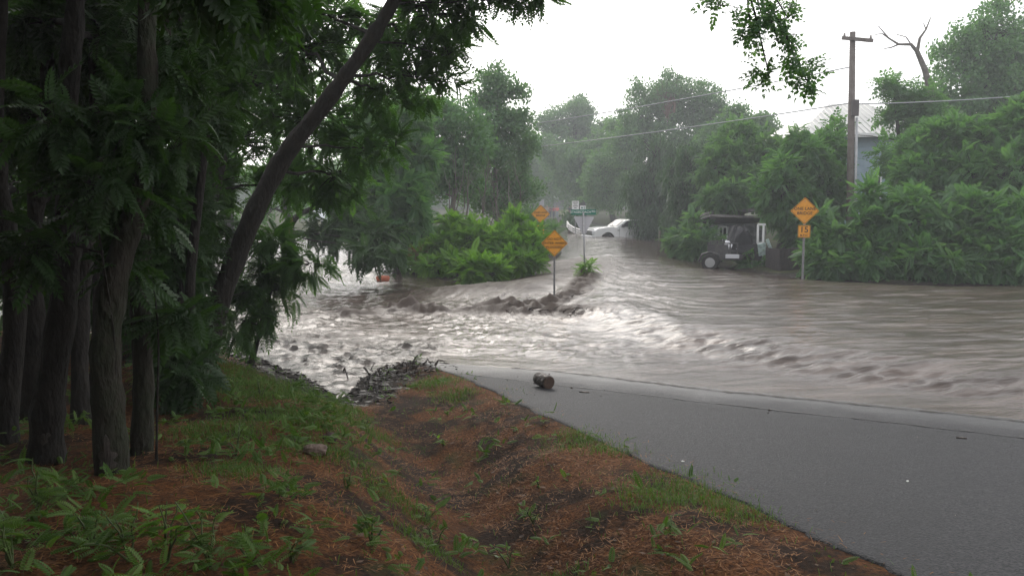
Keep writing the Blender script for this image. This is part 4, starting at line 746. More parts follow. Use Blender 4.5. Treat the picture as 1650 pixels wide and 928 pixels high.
# ------------------------------------------------------------------ house
BLUE = mat('blue_siding', (.33, .43, .52), .7, noise=(3, (.27, .36, .45), .4, .7)); ROOFM = mat('metal_roof', (.62, .62, .60), .45, .3, noise=(2, (.5, .5, .49), .4, .7)); TRIM = mat('white_trim', (.72, .73, .74), .6); DARK = mat('window_dark', (.02, .022, .025), .15)
D = 47; k = D / F; ex = at(1400, 300, D)[0]; zE = zpx(217, 1400, D); gz = .6
e = empty('house', (ex, D, gz), 'pale blue two storey house with light metal hip roof behind the utility pole', 'house')
xl = at(1335, 300, D)[0] - ex; xr = at(1500, 300, D)[0] - ex; zw = zE - gz
wl = MB().box(((xl + xr) / 2, 4.2, zw / 2), (xr - xl, 8, zw)); 
for i in range(int(zw / .2)): wl.box(((xl + xr) / 2, .19, .12 + i * .2), (xr - xl, .03, .15), rot=(R(6), 0, 0))
wl.build('wall', BLUE, e)
oh = .6; rz_t = zpx(168, 1400, D + 4) - gz; A = [(xl - 1.9, -oh, zw), (xr + oh, -oh, zw), (xr + oh, 8.2 + oh, zw), (xl - 1.9, 8.2 + oh, zw), (xl + 1.3, 4, rz_t), (xr - 2, 4, rz_t)]
A2 = [(x, y, z - .14) for x, y, z in A[:4]]; V = A + A2
rf = MB().add(V, [(0, 1, 5, 4), (1, 2, 5), (2, 3, 4, 5), (3, 0, 4), (6, 9, 8, 7), (0, 6, 7, 1), (1, 7, 8, 2), (2, 8, 9, 3), (3, 9, 6, 0)])
for i in range(26):
    t = i / 25; x0 = xl - 1.9 + (xr + oh - xl + 1.9) * t; x1 = min(max(x0, xl + 1.3), xr - 2); hh_ = min(1, 1 - abs(x0 - x1) / 3.4); rf.tube([(x0, -oh, zw + .02), (x0 * 1, -oh + (4 + oh) * hh_, zw + .02 + (rz_t - zw) * hh_)], .02, 4)
rf.build('roof', ROOFM, e); MB().box(((xl + xr) / 2 - .6, -oh - .02, zw - .07), (xr - xl + 2.4, .05, .2)).build('fascia', TRIM, e)
for (px, py, ww, hh) in ((1411, 303, 15, 34), (1462, 270, 16, 30), (1352, 280, 14, 26)):
    x = at(px, py, D)[0] - ex; z = zpx(py, px, D) - gz; f = MB(); 
    f.box((x, .13, z), (ww * k + .2, .06, hh * k + .2)); fr = f.build('window', TRIM, e); MB().box((x, .09, z), (ww * k, .04, hh * k)).build('pane', DARK, fr)
x0 = at(1315, 345, D - 3)[0] - ex; x1 = at(1420, 345, D - 3)[0] - ex; zp = zpx(346, 1350, D - 3) - gz
pm = MB().box(((x0 + x1) / 2, -3, zp), (x1 - x0, .1, .12)).box(((x0 + x1) / 2, -3, zp - .9 if zp > 1.2 else .2), (x1 - x0, .1, .1))
for i in range(5): pm.box((x0 + (x1 - x0) * i / 4, -3, zp / 2), (.1, .1, zp))
pm.build('porch_rail', TRIM, e)

# ------------------------------------------------------------------ small shed, trailer, scrap
GREYW = mat('grey_wall', (.26, .27, .29), .8, noise=(4, (.1, .11, .12), .4, .6)); ROOFD = mat('dark_roofing', (.13, .12, .13), .8, noise=(6, (.24, .22, .22), .4, .6)); CHAR = mat('charcoal_steel', (.045, .045, .05), .6, noise=(5, (.09, .085, .08), .5, .65)); TARP = mat('dark_tarp', (.02, .02, .025), .9, bump=(4, .8)); RUB = mat('tyre_rubber', (.02, .02, .02), .85); RIM = mat('wheel_rim', (.45, .46, .48), .35, .6)
D = 37; k = D / F; c0 = at(1180, 420, D); gz = .1; e = empty('shed', (c0[0], D, gz), 'low grey shed with dark flat roof and white framed windows behind the trailer', 'shed')
xa = at(1142, 400, D)[0] - c0[0]; xb = at(1235, 400, D)[0] - c0[0]; zt = zpx(362, 1180, D) - gz
MB().box(((xa + xb) / 2, 2.2, zt / 2), (xb - xa, 4, zt)).build('wall', GREYW, e)
MB().box(((xa + xb) / 2, 1.6, zt + .16), (xb - xa + .3, 4.6, .1), rot=(R(-5), R(2), 0)).box((xa + 1.2, 2.2, zt + .45), (xb - xa - .5, 3, .1), rot=(R(-5), R(-3), 0)).build('roof', ROOFD, e)
for (px, ww) in ((1150, 6), (1166, 13), (1179, 5)):
    x = at(px, 380, D)[0] - c0[0]; z0 = zpx(396, px, D) - gz; z1 = zpx(366, px, D) - gz; f = MB(); hw = ww * k / 2
    f.box((x - hw, .17, (z0 + z1) / 2), (.07, .06, z1 - z0)).box((x + hw, .17, (z0 + z1) / 2), (.07, .06, z1 - z0)).box((x, .17, z1), (hw * 2, .05, .07)).box((x, .17, z0), (hw * 2, .05, .07)).box((x, .17, (z0 + z1) / 2), (.045, .05, z1 - z0 - .06))
    fr = f.build('window', TRIM, e); MB().box((x, .185, (z0 + z1) / 2), (hw * 2, .03, z1 - z0)).build('pane', DARK, fr)
# trailer
D = 33.2; k = D / F; b = gr(1168, 430, .1); D = b[1]; k = D / F; e = empty('utility_trailer', (b[0], D, .08), 'dark utility trailer with low side rails and a white rimmed wheel, stranded at the bank', 'trailer', rz=R(-16))
hl = 27 * k; MB().box((0, .8, .42), (hl * 2, 1.6, .1), bev=.02).box((0, 0, .36), (hl * 2, .06, .14)).build('bed', CHAR, e)
m = MB()
for zz_ in (.62, .9): m.box((-hl * .15, 0, zz_), (hl * 1.7, .05, .05)); m.box((-hl * .15, 1.6, zz_), (hl * 1.7, .05, .05))
for i in range(5): x = -hl + hl * 1.7 * i / 4; m.box((x, 0, .66), (.05, .06, .52)); m.box((x, 1.6, .66), (.05, .06, .52))
m.build('side_rails', CHAR, e); MB().box((-hl * .4, -.02, .65), (hl * 1.15, .03, .42)).build('side_panel', CHAR, e); MB().box((hl * .42, -.1, .42), (hl * .8, .05, .16), bev=.02).box((hl * .3, .5, .78), (hl * .8, .5, .14), rot=(R(25), R(12), 0), bev=.02).build('white_panel', mat('worn_white', (.55, .56, .6), .6), e)
def wheel(e, x, y, z, rr, wd=.2):
    w_ = MB().tube([(x, y - wd / 2, z), (x, y - wd / 2 + .02, z), (x, y + wd / 2 - .02, z), (x, y + wd / 2, z)], [rr * .93, rr, rr, rr * .93], 24).build('wheel', RUB, e)
    MB().tube([(x, y - wd / 2 - .015, z), (x, y - wd / 2 + .01, z)], [rr * .55, rr * .62], 20).build('rim', RIM, w_); return w_
wheel(e, -hl * .86, -.16, .18, .31); wheel(e, -hl * .86, 1.75, .18, .31)
MB().tube([(-hl * .86 - .42, -.16, .2), (-hl * .86 - .3, -.16, .48), (-hl * .86, -.16, .58), (-hl * .86 + .3, -.16, .48), (-hl * .86 + .42, -.16, .2)], .04, 5).build('fender', CHAR, e)
MB().tube([(hl, .8, .4), (hl + 1.1, .8, .36)], .05, 6).build('tongue', CHAR, e)
# tarp covered load
import bmesh
def lump(name, c, rad, seed, m, parent=None, sub=3, amp=.25, flat=None):
    bm = bmesh.new(); bmesh.ops.create_icosphere(bm, subdivisions=sub, radius=1); r = np.random.default_rng(seed); off = r.random(3) * 20
    from mathutils import noise as mn
    for v in bm.verts:
        d = v.co.normalized(); q = 1 + amp * mn.noise(d * 1.6 + Vector(off)) + amp * .5 * mn.noise(d * 4 + Vector(off)) ; v.co = Vector((d.x * rad[0] * q, d.y * rad[1] * q, d.z * rad[2] * q))
        if flat is not None and v.co.z < flat * rad[2]: v.co.z = flat * rad[2]
    me = bpy.data.meshes.new(name); bm.to_mesh(me); bm.free(); me.materials.append(m); me.polygons.foreach_set('use_smooth', [True] * len(me.polygons)); o = bpy.data.objects.new(name, me); C.objects.link(o); o.location = c
    if parent: o.parent = parent
    return o
c = at(1192, 386, D + .5); o = MB(); 
r = np.random.default_rng(4); V = []; n = 20
prof = [(-.62, -.05), (-.55, .25), (-.42, .42), (-.3, .75), (-.22, 1.08), (-.05, 1.16), (.12, 1.02), (.22, 1.08), (.38, .98), (.5, .7), (.66, .55), (.74, .25), (.86, .05), (.9, -.2)]
for j in range(7):
    y = j / 6 * 1.3; sc_ = 1 - .35 * abs(j / 6 - .45)
    for (x, z) in prof: V.append((c[0] + x * sc_ + r.normal() * .03, D + .15 + y + r.normal() * .03, c[2] - .62 + z * (1 - .3 * abs(j / 6 - .5)) + .09 * math.sin(x * 11 + j * 1.7) + r.normal() * .04))
m_ = len(prof); Fs = [(j * m_ + i, j * m_ + i + 1, (j + 1) * m_ + i + 1, (j + 1) * m_ + i) for j in range(6) for i in range(m_ - 1)] + [tuple(range(m_))[::-1], tuple(6 * m_ + i for i in range(m_))]
o.add(V, Fs, False); o = o.build('tarp_covered_load', TARP); props(o, 'dark tarpaulin thrown over a tall load behind the trailer rails', 'tarp')
# pale broken panels and window frame beyond the trailer
TEAL = mat('pale_teal_panel', (.45, .56, .55), .6, noise=(5, (.25, .33, .34), .5, .6))
D2 = 31.8; q = at(1232, 405, D2); e = empty('broken_panels', (q[0], D2, .2), 'pale teal broken panels leaning beside the shed, right of the tarpaulin', 'scrap'); k = D2 / F
MB().box((-4 * k, 0, zpx(402, 1228, D2) - .2), (13 * k, .04, 20 * k), rot=(R(12), R(-12), 0)).build('panel', TEAL, e); MB().box((8 * k, -.1, zpx(400, 1240, D2) - .2), (5 * k, .04, 32 * k), rot=(R(8), R(-24), 0)).build('panel', TEAL, e); MB().box((10 * k, -.3, zpx(436, 1245, D2) - .1), (16 * k, .05, 4 * k), rot=(0, R(-38), 0)).build('plank', mat('grey_plank', (.2, .19, .18), .8), e)
D2 = 32.2; q = at(1226, 378, D2); e = empty('window_frame', (q[0], D2, .2), 'white empty window frame standing above the teal panels', 'window frame'); k = D2 / F; z0 = zpx(392, 1226, D2) - .2; z1 = zpx(362, 1226, D2) - .2
MB().box((-5 * k, 0, (z0 + z1) / 2), (.07, .06, z1 - z0)).box((4 * k, 0, z0 + .35), (.07, .06, .7)).box((0, 0, z0), (10 * k, .06, .08)).box((1 * k, 0, z1), (12 * k, .06, .07)).box((-5 * k, .01, z0 / 2), (.06, .05, z0)).box((4 * k, .01, z0 / 2), (.06, .05, z0)).build('frame', TRIM, e)
# dark wooden bin at the sign
D2 = 30.5; q = at(1277, 425, D2); e = empty('wooden_bin', (q[0], D2, .05), 'dark slatted wooden bin in the shade left of the one lane bridge sign post', 'bin', rz=R(5)); k = D2 / F; zt = zpx(404, 1277, D2); m = MB()
WB = mat('dark_boards', (.032, .026, .03), .85, noise=(6, (.05, .04, .04), .4, .6))
for i in range(9): m.box((-20 * k + 5 * k * i, 0, zt / 2 + .01 * math.sin(i * 5)), (4.6 * k, .04, zt + .05 * math.sin(i * 7)))
for i in range(7): m.box((-22 * k, .1 + .18 * i, zt / 2), (.04, .16, zt)); m.box((22 * k, .1 + .18 * i, zt / 2), (.04, .16, zt))
m.build('boards', WB, e); MB().box((0, .65, zt - .1), (43 * k, 1.2, .06)).build('lid', WB, e)

# ------------------------------------------------------------------ white pickup in the flood
PAINT = mat('white_paint', (.74, .75, .76), .25, coat=.6, noise=(2, (.66, .66, .66), .5, .8)); GLASS = mat('car_glass', (.02, .027, .03), .3, spec=.25); BPL = mat('black_plastic', (.02, .02, .022), .5); CHR = mat('chrome_bumper', (.6, .6, .62), .25, .9); LAMP = mat('lamp_glass', (.6, .62, .65), .12)
b = gr(957, 383, .2); e = empty('pickup_truck', (b[0], b[1] + .2, -.38), 'white pickup standing door deep in the flood, nose to the left', 'pickup', rz=R(14))
W_ = 1.95
def loft(outl, yws, name, m, parent):        # outl: list of (x,z); yws: list of (y, inset scale function)
    n = len(outl); V = []
    for y, ins, dz in yws:
        cx_ = sum(p[0] for p in outl) / n; cz_ = sum(p[1] for p in outl) / n
        for (x, z) in outl: V.append((cx_ + (x - cx_) * (1 - ins), y, cz_ + (z - cz_) * (1 - ins) - dz))
    k = len(yws); Fs = [tuple(range(n)), tuple((k - 1) * n + i for i in range(n))[::-1]] + [(j * n + i, (j + 1) * n + i, (j + 1) * n + (i + 1) % n, j * n + (i + 1) % n) for j in range(k - 1) for i in range(n)]
    return MB().add(V, Fs).build(name, m, parent)
def arch(cx, rr, n=9): return [(cx + rr * math.cos(math.pi - math.pi * i / n), .42 + rr * math.sin(math.pi - math.pi * i / n)) for i in range(n + 1)]
body = [(.02, .55), (.10, .42)] + arch(.95, .5) + [(2.0, .40)] + arch(4.3, .5) + [(5.8, .5), (5.85, 1.15), (3.75, 1.2), (1.55, 1.2), (1.35, 1.24), (.9, 1.22), (.3, 1.14), (.06, 1.0)]
bo = loft(body[::-1], [(0, .015, 0), (.06, 0, 0), (W_ - .06, 0, 0), (W_, .015, 0)], 'body', PAINT, e)
loft([(.12, 1.1), (.3, 1.15), (.9, 1.235), (1.45, 1.26), (1.6, 1.2), (1.5, 1.1)][::-1], [(.2, .03, .02), (.35, 0, 0), (W_ - .35, 0, 0), (W_ - .2, .03, .02)], 'bonnet', PAINT, e)
cab = [(1.5, 1.18), (2.2, 1.66), (2.45, 1.72), (3.5, 1.72), (3.75, 1.64), (3.82, 1.18)]
loft(cab[::-1], [(.08, .05, 0), (.2, 0, 0), (W_ - .2, 0, 0), (W_ - .08, .05, 0)], 'cab', PAINT, e)
MB().add([(1.62, .2, 1.27), (1.62, W_ - .2, 1.27), (2.2, W_ - .28, 1.665), (2.2, .28, 1.665)], [(0, 1, 2, 3)]).build('windscreen', GLASS, e).location = (-.035, 0, .02)
for nm, q in (('side_window', [(1.86, 1.24), (2.3, 1.6), (2.72, 1.63), (2.72, 1.24)]), ('side_window', [(2.8, 1.24), (2.8, 1.63), (3.45, 1.63), (3.58, 1.24)])):
    MB().prism(q, .055, .075).build(nm, GLASS, e)
dm = MB()
for x in (1.75, 2.76, 3.7): dm.box((x, -.003, .86), (.015, .006, .66))
dm.build('door_seam', BPL, bo)
for x in (2.6, 3.55): MB().box((x, -.02, 1.05), (.16, .03, .035), bev=.01).build('door_handle', BPL, e)
m = MB().box((.0, W_ / 2, .86), (.06, 1.25, .3), bev=.02); g_ = m.build('grille', BPL, e)
m = MB()
for i in range(4): m.box((-.035, W_ / 2, .75 + .075 * i), (.02, 1.2, .025))
m.build('grille_bars', CHR, g_)
for y in (.17, W_ - .17): MB().box((.02, y, .9), (.1, .3, .24), bev=.03).build('headlight', LAMP, e)
MB().box((-.08, W_ / 2, .56), (.2, W_ + .02, .24), bev=.04).build('bumper', CHR, e)
for x in (.95, 4.3):
    for y in (.1, W_ - .1): wheel(e, x, y, .42, .39, .24)
MB().box((1.95, -.14, 1.3), (.12, .22, .2), bev=.03).build('mirror', BPL, e); MB().box((1.7, -.005, 1.02), (.16, .012, .05)).build('badge', BPL, e)
MB().tube([(1.35, .3, 1.2), (1.5, .3, 1.85)], .008, 4).build('aerial', BPL, e)
# white guardrail curving beside the road
P = [at(x, y, d) for x, y, d in ((914, 361, 66), (917, 366, 65), (925, 371, 63), (937, 375, 61.5), (950, 377, 60.5))]; e = empty('guardrail', tuple(P[2]), 'curved white guardrail end in the water left of the pickup', 'guardrail')
m = MB()
for dz, yo in ((.16, 0), (.0, .03), (-.16, 0)): m.tube([p + [0, -yo, dz] for p in P], .075, 6)
m.build('rail', mat('rail_white', (.62, .61, .6), .55, noise=(3, (.45, .42, .4), .4, .7)), e, world=True)
for p in P[1:5:1]: MB().box((p[0], p[1] + .14, p[2] - .5), (.16, .16, 1.3)).build('post', mat('guard_post', (.12, .1, .085), .85), e, world=True)
c = at(926, 356, 67); T_('shrub', 'round dark shrub behind the white guardrail', 926, 68, [(924, 358, 68, 12, 9), (932, 364, 67, 10, 8)], 260, .55, 'tuft', L_DENSE, .04, seed=120, cat='shrub', clump=6)
# tall stump post between rail and pickup
q = at(948, 372, 58.5); e = empty('wooden_post', (q[0], 58.5, -.2), 'thick pale brown post between the guardrail and the pickup bumper', 'post'); MB().tube([(0, 0, 0), (0, 0, .9), (.02, 0, zpx(369, 948, 58.5) + .2)], [.17, .16, .15], 10).build('post', mat('brown_post', (.22, .16, .12), .85), e)
# metal gate behind pickup
D2 = 47; q = at(1014, 385, D2); k = D2 / F; e = empty('metal_gate', (q[0], D2, -.1), 'low tubular metal gate standing in the water beside the pickup', 'gate'); z0 = zpx(390, 1014, D2); z1 = zpx(372, 1014, D2)
MB().tube([(-5 * k, 0, z0 - .4), (-5 * k, 0, z1 - .1), (-3 * k, 0, z1 + .1), (3 * k, 0, z1 + .1), (5 * k, 0, z1 - .1), (5 * k, 0, z0 - .4)], .022, 6).tube([(-5 * k, 0, z0 + .25), (5 * k, 0, z0 + .25)], .018, 6).build('frame', GALV, e)
for i, (px, lab) in enumerate(((1062, 'left weathered fence post in the dark water below the drooping trees'), (1094, 'right weathered fence post in the dark water below the drooping trees'))):
    D2 = 43 - 3 * i; q = at(px, 395, D2); o = MB().tube([(0, 0, -.5), (.01, 0, .4), (.03, .01, .95)], [.07, .065, .06], 8).build('fence_post', BARK_GREY); o.location = (q[0], D2, .1); props(o, lab, 'fence post')

# ------------------------------------------------------------------ people far up the road
SKIN = mat('skin', (.45, .27, .2), .6); HAIR = [mat('dark_hair', (.03, .02, .015), .7), mat('fair_hair', (.3, .2, .1), .7), mat('straw_hat', (.5, .42, .3), .8)]
def skinobj(name, verts, edges, radii, m, parent, root=0):
    me = bpy.data.meshes.new(name); me.from_pydata(verts, edges, []); o = bpy.data.objects.new(name, me); C.objects.link(o)
    md = o.modifiers.new('s', 'SKIN'); sb = o.modifiers.new('u', 'SUBSURF'); sb.levels = sb.render_levels = 1
    for i, rr in enumerate(radii): me.skin_vertices[0].data[i].radius = (rr if isinstance(rr, tuple) else (rr, rr))
    me.skin_vertices[0].data[root].use_root = True
    dg = bpy.context.evaluated_depsgraph_get(); m2 = bpy.data.meshes.new_from_object(o.evaluated_get(dg)); bpy.data.objects.remove(o); m2.materials.clear(); m2.materials.append(m)
    m2.polygons.foreach_set('use_smooth', [True] * len(m2.polygons)); q = bpy.data.objects.new(name, m2); C.objects.link(q); q.parent = parent; return q
def person(px, D, hgt, shirt, trousers, hair, lab, rz=0, arm=0, stride=.08):
    q = at(px, 350, D); z = max(.02, zland(q[0], q[1])); e = empty('person', (q[0], D, z), lab, 'person', rz=rz); s = hgt / 1.75
    J = dict(pel=(0, 0, .95), chest=(0, 0, 1.3), neck=(0, 0, 1.47), head=(0, -.02, 1.6), top=(0, -.01, 1.71), hl=(-.1, 0, .9), hr=(.1, 0, .9), kl=(-.12, -stride, .5), kr=(.12, stride * .4, .5), al=(-.13, -stride * .6, .08), ar=(.14, stride, .08), tl=(-.15, -stride * .6 - .18, .04), tr=(.16, stride - .18, .04),
             sl=(-.19, 0, 1.4), sr=(.19, 0, 1.4), el=(-.27, .02, 1.13), er=(.27, .02 - arm * .1, 1.13), wl=(-.26, -.06, .88), wr=(.24 - .1 * arm, -.08 - .25 * arm, .88 + .35 * arm), fl=(-.26, -.08, .79), fr=(.22 - .1 * arm, -.12 - .28 * arm, .80 + .42 * arm), nose=(0, -.115, 1.59))
    def mk(name, names, edges, rad, m, root=0, gr_=0):
        return skinobj(name, [tuple(c * s for c in J[a]) for a in names], [(names.index(a), names.index(b_)) for a, b_ in edges], [(x + gr_) * s for x in rad], m, e, root)
    nm = ['pel', 'chest', 'neck', 'head', 'top', 'hl', 'hr', 'kl', 'kr', 'al', 'ar', 'tl', 'tr', 'sl', 'sr', 'el', 'er', 'wl', 'wr', 'fl', 'fr']
    mk('body', nm, [('pel', 'chest'), ('chest', 'neck'), ('neck', 'head'), ('head', 'top'), ('pel', 'hl'), ('pel', 'hr'), ('hl', 'kl'), ('hr', 'kr'), ('kl', 'al'), ('kr', 'ar'), ('al', 'tl'), ('ar', 'tr'), ('chest', 'sl'), ('chest', 'sr'), ('sl', 'el'), ('sr', 'er'), ('el', 'wl'), ('er', 'wr'), ('wl', 'fl'), ('wr', 'fr')],
       [.13, .14, .055, .1, .07, .09, .09, .06, .06, .045, .045, .035, .035, .06, .06, .042, .042, .03, .03, .035, .035], SKIN)
    a = ['pel', 'chest', 'sl', 'sr', 'el', 'er']; mk('shirt', a, [('pel', 'chest'), ('chest', 'sl'), ('chest', 'sr'), ('sl', 'el'), ('sr', 'er')], [.145, .16, .08, .08, .06, .06], shirt, gr_=.015)
    a = ['pel', 'hl', 'hr', 'kl', 'kr', 'al', 'ar']; mk('trousers', a, [('pel', 'hl'), ('pel', 'hr'), ('hl', 'kl'), ('hr', 'kr'), ('kl', 'al'), ('kr', 'ar')], [.14, .1, .1, .08, .08, .065, .065], trousers, gr_=.01)
    h_ = lump('hair', (0, .015 * s, 1.66 * s), (.105 * s, .115 * s, .09 * s), 3, hair, e, 2, .1)
def cl(n, c): return mat(n, c, .8)
NAVY = cl('navy_cloth', (.03, .045, .09)); JEAN = cl('denim', (.10, .14, .22)); PALEJ = cl('pale_jeans', (.3, .34, .4)); BLKC = cl('black_cloth', (.02, .02, .022)); GRY = cl('grey_cloth', (.3, .31, .33))
person(897.5, 118, 1.78, cl('pink_cloth', (.85, .22, .2)), PALEJ, HAIR[1], 'person in a pink shirt and pale jeans, rightmost of the group on the road', .3)
person(886, 119, 1.7, cl('maroon_cloth', (.16, .03, .06)), NAVY, HAIR[0], 'person in a dark maroon top standing mid group', -.5, 1)
person(892, 122, 1.66, cl('red_cloth', (.5, .05, .06)), NAVY, HAIR[0], 'person in a red top just left of the pink shirt', .8)
person(881.5, 118, 1.82, cl('beige_cloth', (.4, .35, .3)), JEAN, HAIR[2], 'person in a light hat and beige shirt, left end of the group', .1)
person(878, 122, 1.7, BLKC, BLKC, HAIR[0], 'person in black behind the one with the light hat', .1)
person(862, 124, 1.7, GRY, JEAN, HAIR[1], 'person in grey standing apart at the left above the half hidden sign', .4)
person(857, 126, 1.6, cl('light_cloth', (.5, .48, .5)), NAVY, HAIR[0], 'person in a pale top farthest left on the road', -.4)
person(917.5, 112, 1.85, cl('slate_cloth', (.09, .10, .13)), BLKC, HAIR[0], 'person in dark clothes walking, right of the grass patch', 1.2, 1, .2)
person(920.5, 120, 1.8, cl('dim_cloth', (.06, .07, .1)), BLKC, HAIR[1], 'person in dark blue partly behind the walking one', 1.2)
o = npmesh('grass_verge', np.array([[7.5, 129, .34], [11, 129, .36], [14, 148, .9], [7.0, 148, .9]]), np.array([[0, 1, 2, 3]]), mat('dry_grass', (.22, .24, .08), .9, noise=(1.5, (.14, .18, .05), .4, .6))); props(o, kind='structure')
# pale roof peeking through the far trees
D2 = 140; q = at(901, 318, D2); e = empty('far_building', (q[0], D2, .9), 'far building showing only a sliver of pale roof among trees', 'building'); k = D2 / F; zz_ = zpx(318, 901, D2) - .9
MB().box((0, 2, zz_ / 2), (14 * k, 4, zz_ - .1)).build('wall', GREYW, e); MB().box((0, 1.6, zz_ + .05), (18 * k, 5, .16), rot=(R(6), R(-9), 0)).build('roof', TRIM, e)

# ------------------------------------------------------------------ pale low building on the far left bank
D2 = 62; k = D2 / F; q = at(520, 345, D2); e = empty('low_building', (q[0], D2, .3), 'long low pale building with white roof edge across the creek on the left', 'building'); zr = zpx(354, 520, D2) - .3; zt = zpx(338, 520, D2) - .3
PALE = mat('pale_siding', (.42, .46, .52), .7, noise=(2, (.34, .38, .44), .4, .7))
MB().box((2, 3, zr / 2), (100 * k, 5, zr)).build('wall', GREYW, e); MB().add([(-34 * k, 0, zr), (60 * k, 0, zr), (66 * k, 5, zt + .3), (-26 * k, 5, zt + .3), (-34 * k, 0, zr - .12), (60 * k, 0, zr - .12), (66 * k, 5, zt + .1), (-26 * k, 5, zt + .1)], [(0, 1, 2, 3), (4, 7, 6, 5), (0, 4, 5, 1), (1, 5, 6, 2), (2, 6, 7, 3), (3, 7, 4, 0)]).build('roof', PALE, e)
MB().box((13 * k, -.06, zr - .02), (96 * k, .08, .16)).build('fascia', TRIM, e)

# ------------------------------------------------------------------ log, rocks, debris on the ground
LOGB = mat('wet_bark', (.05, .035, .028), .45, noise=(22, (.14, .11, .09), .55, .62), bump=(20, 1.0)); LOGE = mat('cut_wood', (.075, .04, .024), .6, noise=(30, (.045, .024, .015), .4, .6))
b = gr(880, 628, .1); zg = zland(b[0], b[1]); b = gr(880, 627, zg); e = empty('log', (b[0], b[1], zg + .1), 'short sawn log lying on the wet asphalt near the water edge', 'log'); k = b[1] / F
r = np.random.default_rng(8); a = np.array([-.10, .16, .03]); c_ = np.array([.035, -.055, .008]); P = [a + (c_ - a) * t for t in np.linspace(0, 1, 7)]
MB().tube(P, [.083, .092, .088, .096, .09, .095, .088], 18).build('bark', LOGB, e)
d = (c_ - a) / np.linalg.norm(c_ - a); MB().tube([c_ + d * .001, c_ + d * .006], [.084, .08], 18).build('cut_end', LOGE, e)
e.location.z = zg + .088
def onground(px, py):
    b = gr(px, py, .4)
    for _ in range(6): b = gr(px, py, zland(b[0], b[1]))
    return b
for px, py, rd, col, lab in ((508, 731, (.085, .06, .045), (.24, .17, .14), 'pale pinkish rounded rock on the bank'), (531, 711, (.06, .05, .045), (.075, .045, .035), 'smaller dark red brown rock behind the pale rock')):
    b = onground(px, py); o = lump('rock', tuple(b + [0, 0, rd[2] * .6]), rd, px, mat('rock', col, .85, noise=(25, tuple(c * .6 for c in col), .4, .6), bump=(30, .5)), None, 4, .22); props(o, lab, 'rock')
for px, py, L_, W2, rz, lab in ((942, 633, .16, .035, -.2, 'flat dark piece of bark on the asphalt right of the log'), (1549, 707, .12, .03, -.15, 'dark scrap of bark by the road seam near the right edge'), (862, 619, .05, .012, .1, 'tiny splinter on the asphalt left of the log'), (885, 604, .022, .018, .3, 'small dark pebble behind the log'), (921, 626, .03, .014, .3, 'dark chip between the log and the bark piece'), (1240, 662, .04, .015, .3, 'dark chip on the wet asphalt in the middle of the road seam')):
    b = onground(px, py); o = lump('bark_piece', tuple(b + [0, 0, .012]), (L_ / 2, W2 / 2, .012), px, LOGB, None, 2, .3); o.rotation_euler = (0, 0, rz); props(o, lab, 'debris')
r = np.random.default_rng(31); X = r.uniform(-1, 8, 1500); Y = r.uniform(3.5, 12.5, 1500); z, s_, m_ = land(X, Y); ex_ = X - road_x(Y)
ok = (s_ > .05) & (ex_ > .03) & ((r.random(1500) < .5 * np.exp(-ex_ / .25)) | (r.random(1500) < .22 * np.exp(-np.abs(polydist(SEAM, X, Y, False)) / .3)) | (r.random(1500) < .02)); X, Y, z = X[ok], Y[ok], z[ok]; n_ = len(X)
tt = r.normal(size=(n_, 4, 3)) * r.uniform(.004, .011, (n_, 1, 1)); Vv = (np.stack([X, Y, z + .012], 1)[:, None] + tt * [1, 1, .5]).reshape(-1, 3); i = np.arange(n_) * 4
o = npmesh('gravel_crumbs', Vv, np.concatenate([np.stack([i, i + 1, i + 2], 1), np.stack([i, i + 2, i + 3], 1), np.stack([i, i + 3, i + 1], 1), np.stack([i + 1, i + 3, i + 2], 1)]), LOGB); props(o, 'dark crumbs of bark and grit scattered on the asphalt', 'debris', kind='stuff')
LITM = mat('white_litter', (.7, .7, .68), .7)
for px, py, s_, lab in ((1100, 745, .018, 'scrap of white litter at the asphalt edge'), (1462, 777, .016, 'scrap of white litter out on the asphalt at the right'), (800, 898, .02, 'pale dry leaf on the litter at bottom middle')):
    b = onground(px, py); o = lump('litter', tuple(b + [0, 0, .012]), (s_, s_ * .6, .004), px, LITM, None, 2, .5); o.rotation_euler = (.2, .1, px); props(o, lab, 'litter')
b = onground(842, 690); o = MB().tube([(0, 0, 0), (.06, .04, .02), (.12, .1, .012)], .004, 5).build('twig', mat('pale_twig', (.35, .27, .2), .8)); o.location = tuple(b); props(o, 'pale twig on the brown verge slope', 'twig')
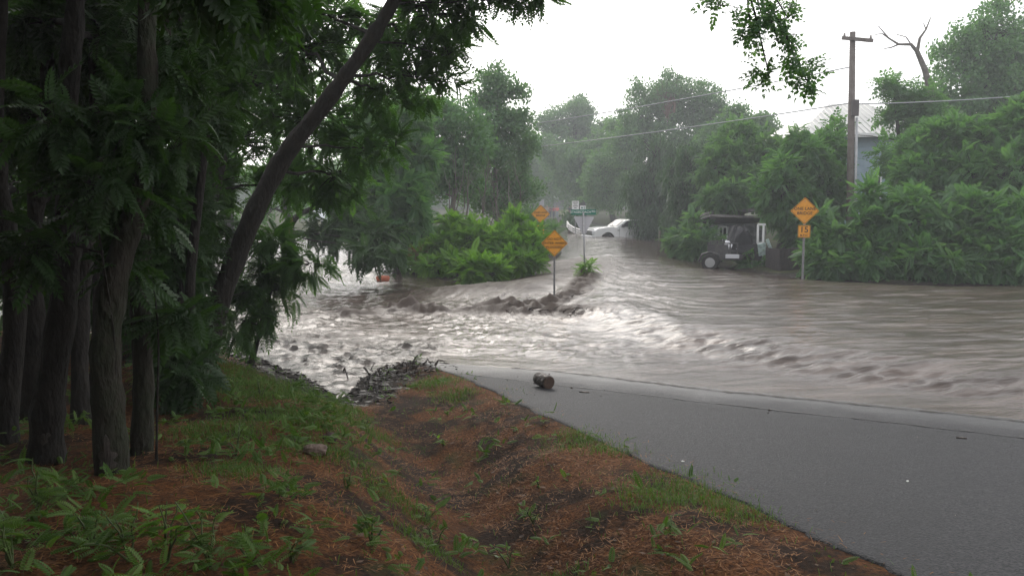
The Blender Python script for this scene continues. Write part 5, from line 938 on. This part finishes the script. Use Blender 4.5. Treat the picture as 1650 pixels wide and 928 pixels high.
# orange floating barrel
b = gr(617, 451, .04); e = empty('floating_barrel', tuple(b), 'orange red half sunken barrel drifting in the creek', 'barrel', rz=.15); OR = mat('orange_plastic', (.52, .13, .055), .5, noise=(6, (.35, .09, .04), .4, .6))
MB().tube([(-.2, 0, 0), (-.17, 0, .01), (0, 0, .02), (.17, 0, .01), (.2, 0, 0)], [.09, .12, .125, .12, .09], 16).build('shell', OR, e); MB().tube([(-.08, 0, .015), (-.05, 0, .015)], .131, 16).build('hoop', mat('brown_hoop', (.2, .08, .05), .6), e)
# driftwood and debris raft caught on the wave line and at the posts
DB_ = mat('drift_debris', (.035, .026, .022), .6, noise=(8, (.07, .05, .04), .4, .6), bump=(10, .8))
def raft(lab, pts, n, spread, seed, L_=.5):
    r = np.random.default_rng(seed); c = np.mean([gr(*p, .1) for p in pts], 0); e = empty('driftwood', tuple(c), lab, 'driftwood'); T = Tubes()
    Q = np.array([gr(*p, .1) for p in pts])
    for i in range(n):
        t = r.uniform(0, len(Q) - 1); q = np.array([np.interp(t, range(len(Q)), Q[:, j]) for j in range(3)]) + r.normal(size=3) * [spread, spread * .6, .05]; a = r.normal(0, .5); q[2] = max(q[2], zland(q[0], q[1]) + .03, .1); ll = L_ * r.uniform(.3, 1.2)
        T.add(bez(q, q + [math.cos(a) * ll, math.sin(a) * ll, r.normal() * .09], .05, 4, r, .03), np.linspace(.016, .004, 4) * r.uniform(.4, 1.4), 5)
    T.build('sticks', DB_, e); return e
raft('dark sticks and mud caught along the breaking wave below the signs', [(780, 497), (860, 500), (940, 508)], 45, .22, 1, .28)
raft('driftwood piled from the flooded sign post to the street name post', [(885, 486), (915, 480), (940, 462), (952, 452)], 34, .12, 2, .4)
raft('twig debris at the muddy end of the runnel beside the road', [(600, 600), (650, 596), (690, 596)], 40, .2, 3, .14)

# ------------------------------------------------------------------ haze volume, added mostly to stand in for lens veil
HZ = bpy.data.materials.new('haze'); HZ.use_nodes = True; n = HZ.node_tree; n.nodes.remove(n.nodes['Principled BSDF']); pv = n.nodes.new('ShaderNodeVolumePrincipled'); pv.inputs['Color'].default_value = (.93, .96, 1, 1); pv.inputs['Density'].default_value = .0026; pv.inputs['Anisotropy'].default_value = .1
n.links.new(pv.outputs[0], n.nodes['Material Output'].inputs['Volume'])
o = MB().box((0, 80, 9), (330, 220, 21)).build('haze', HZ); props(o, 'thin pale haze over the flood, added mostly to stand in for lens veil', 'haze', kind='stuff')
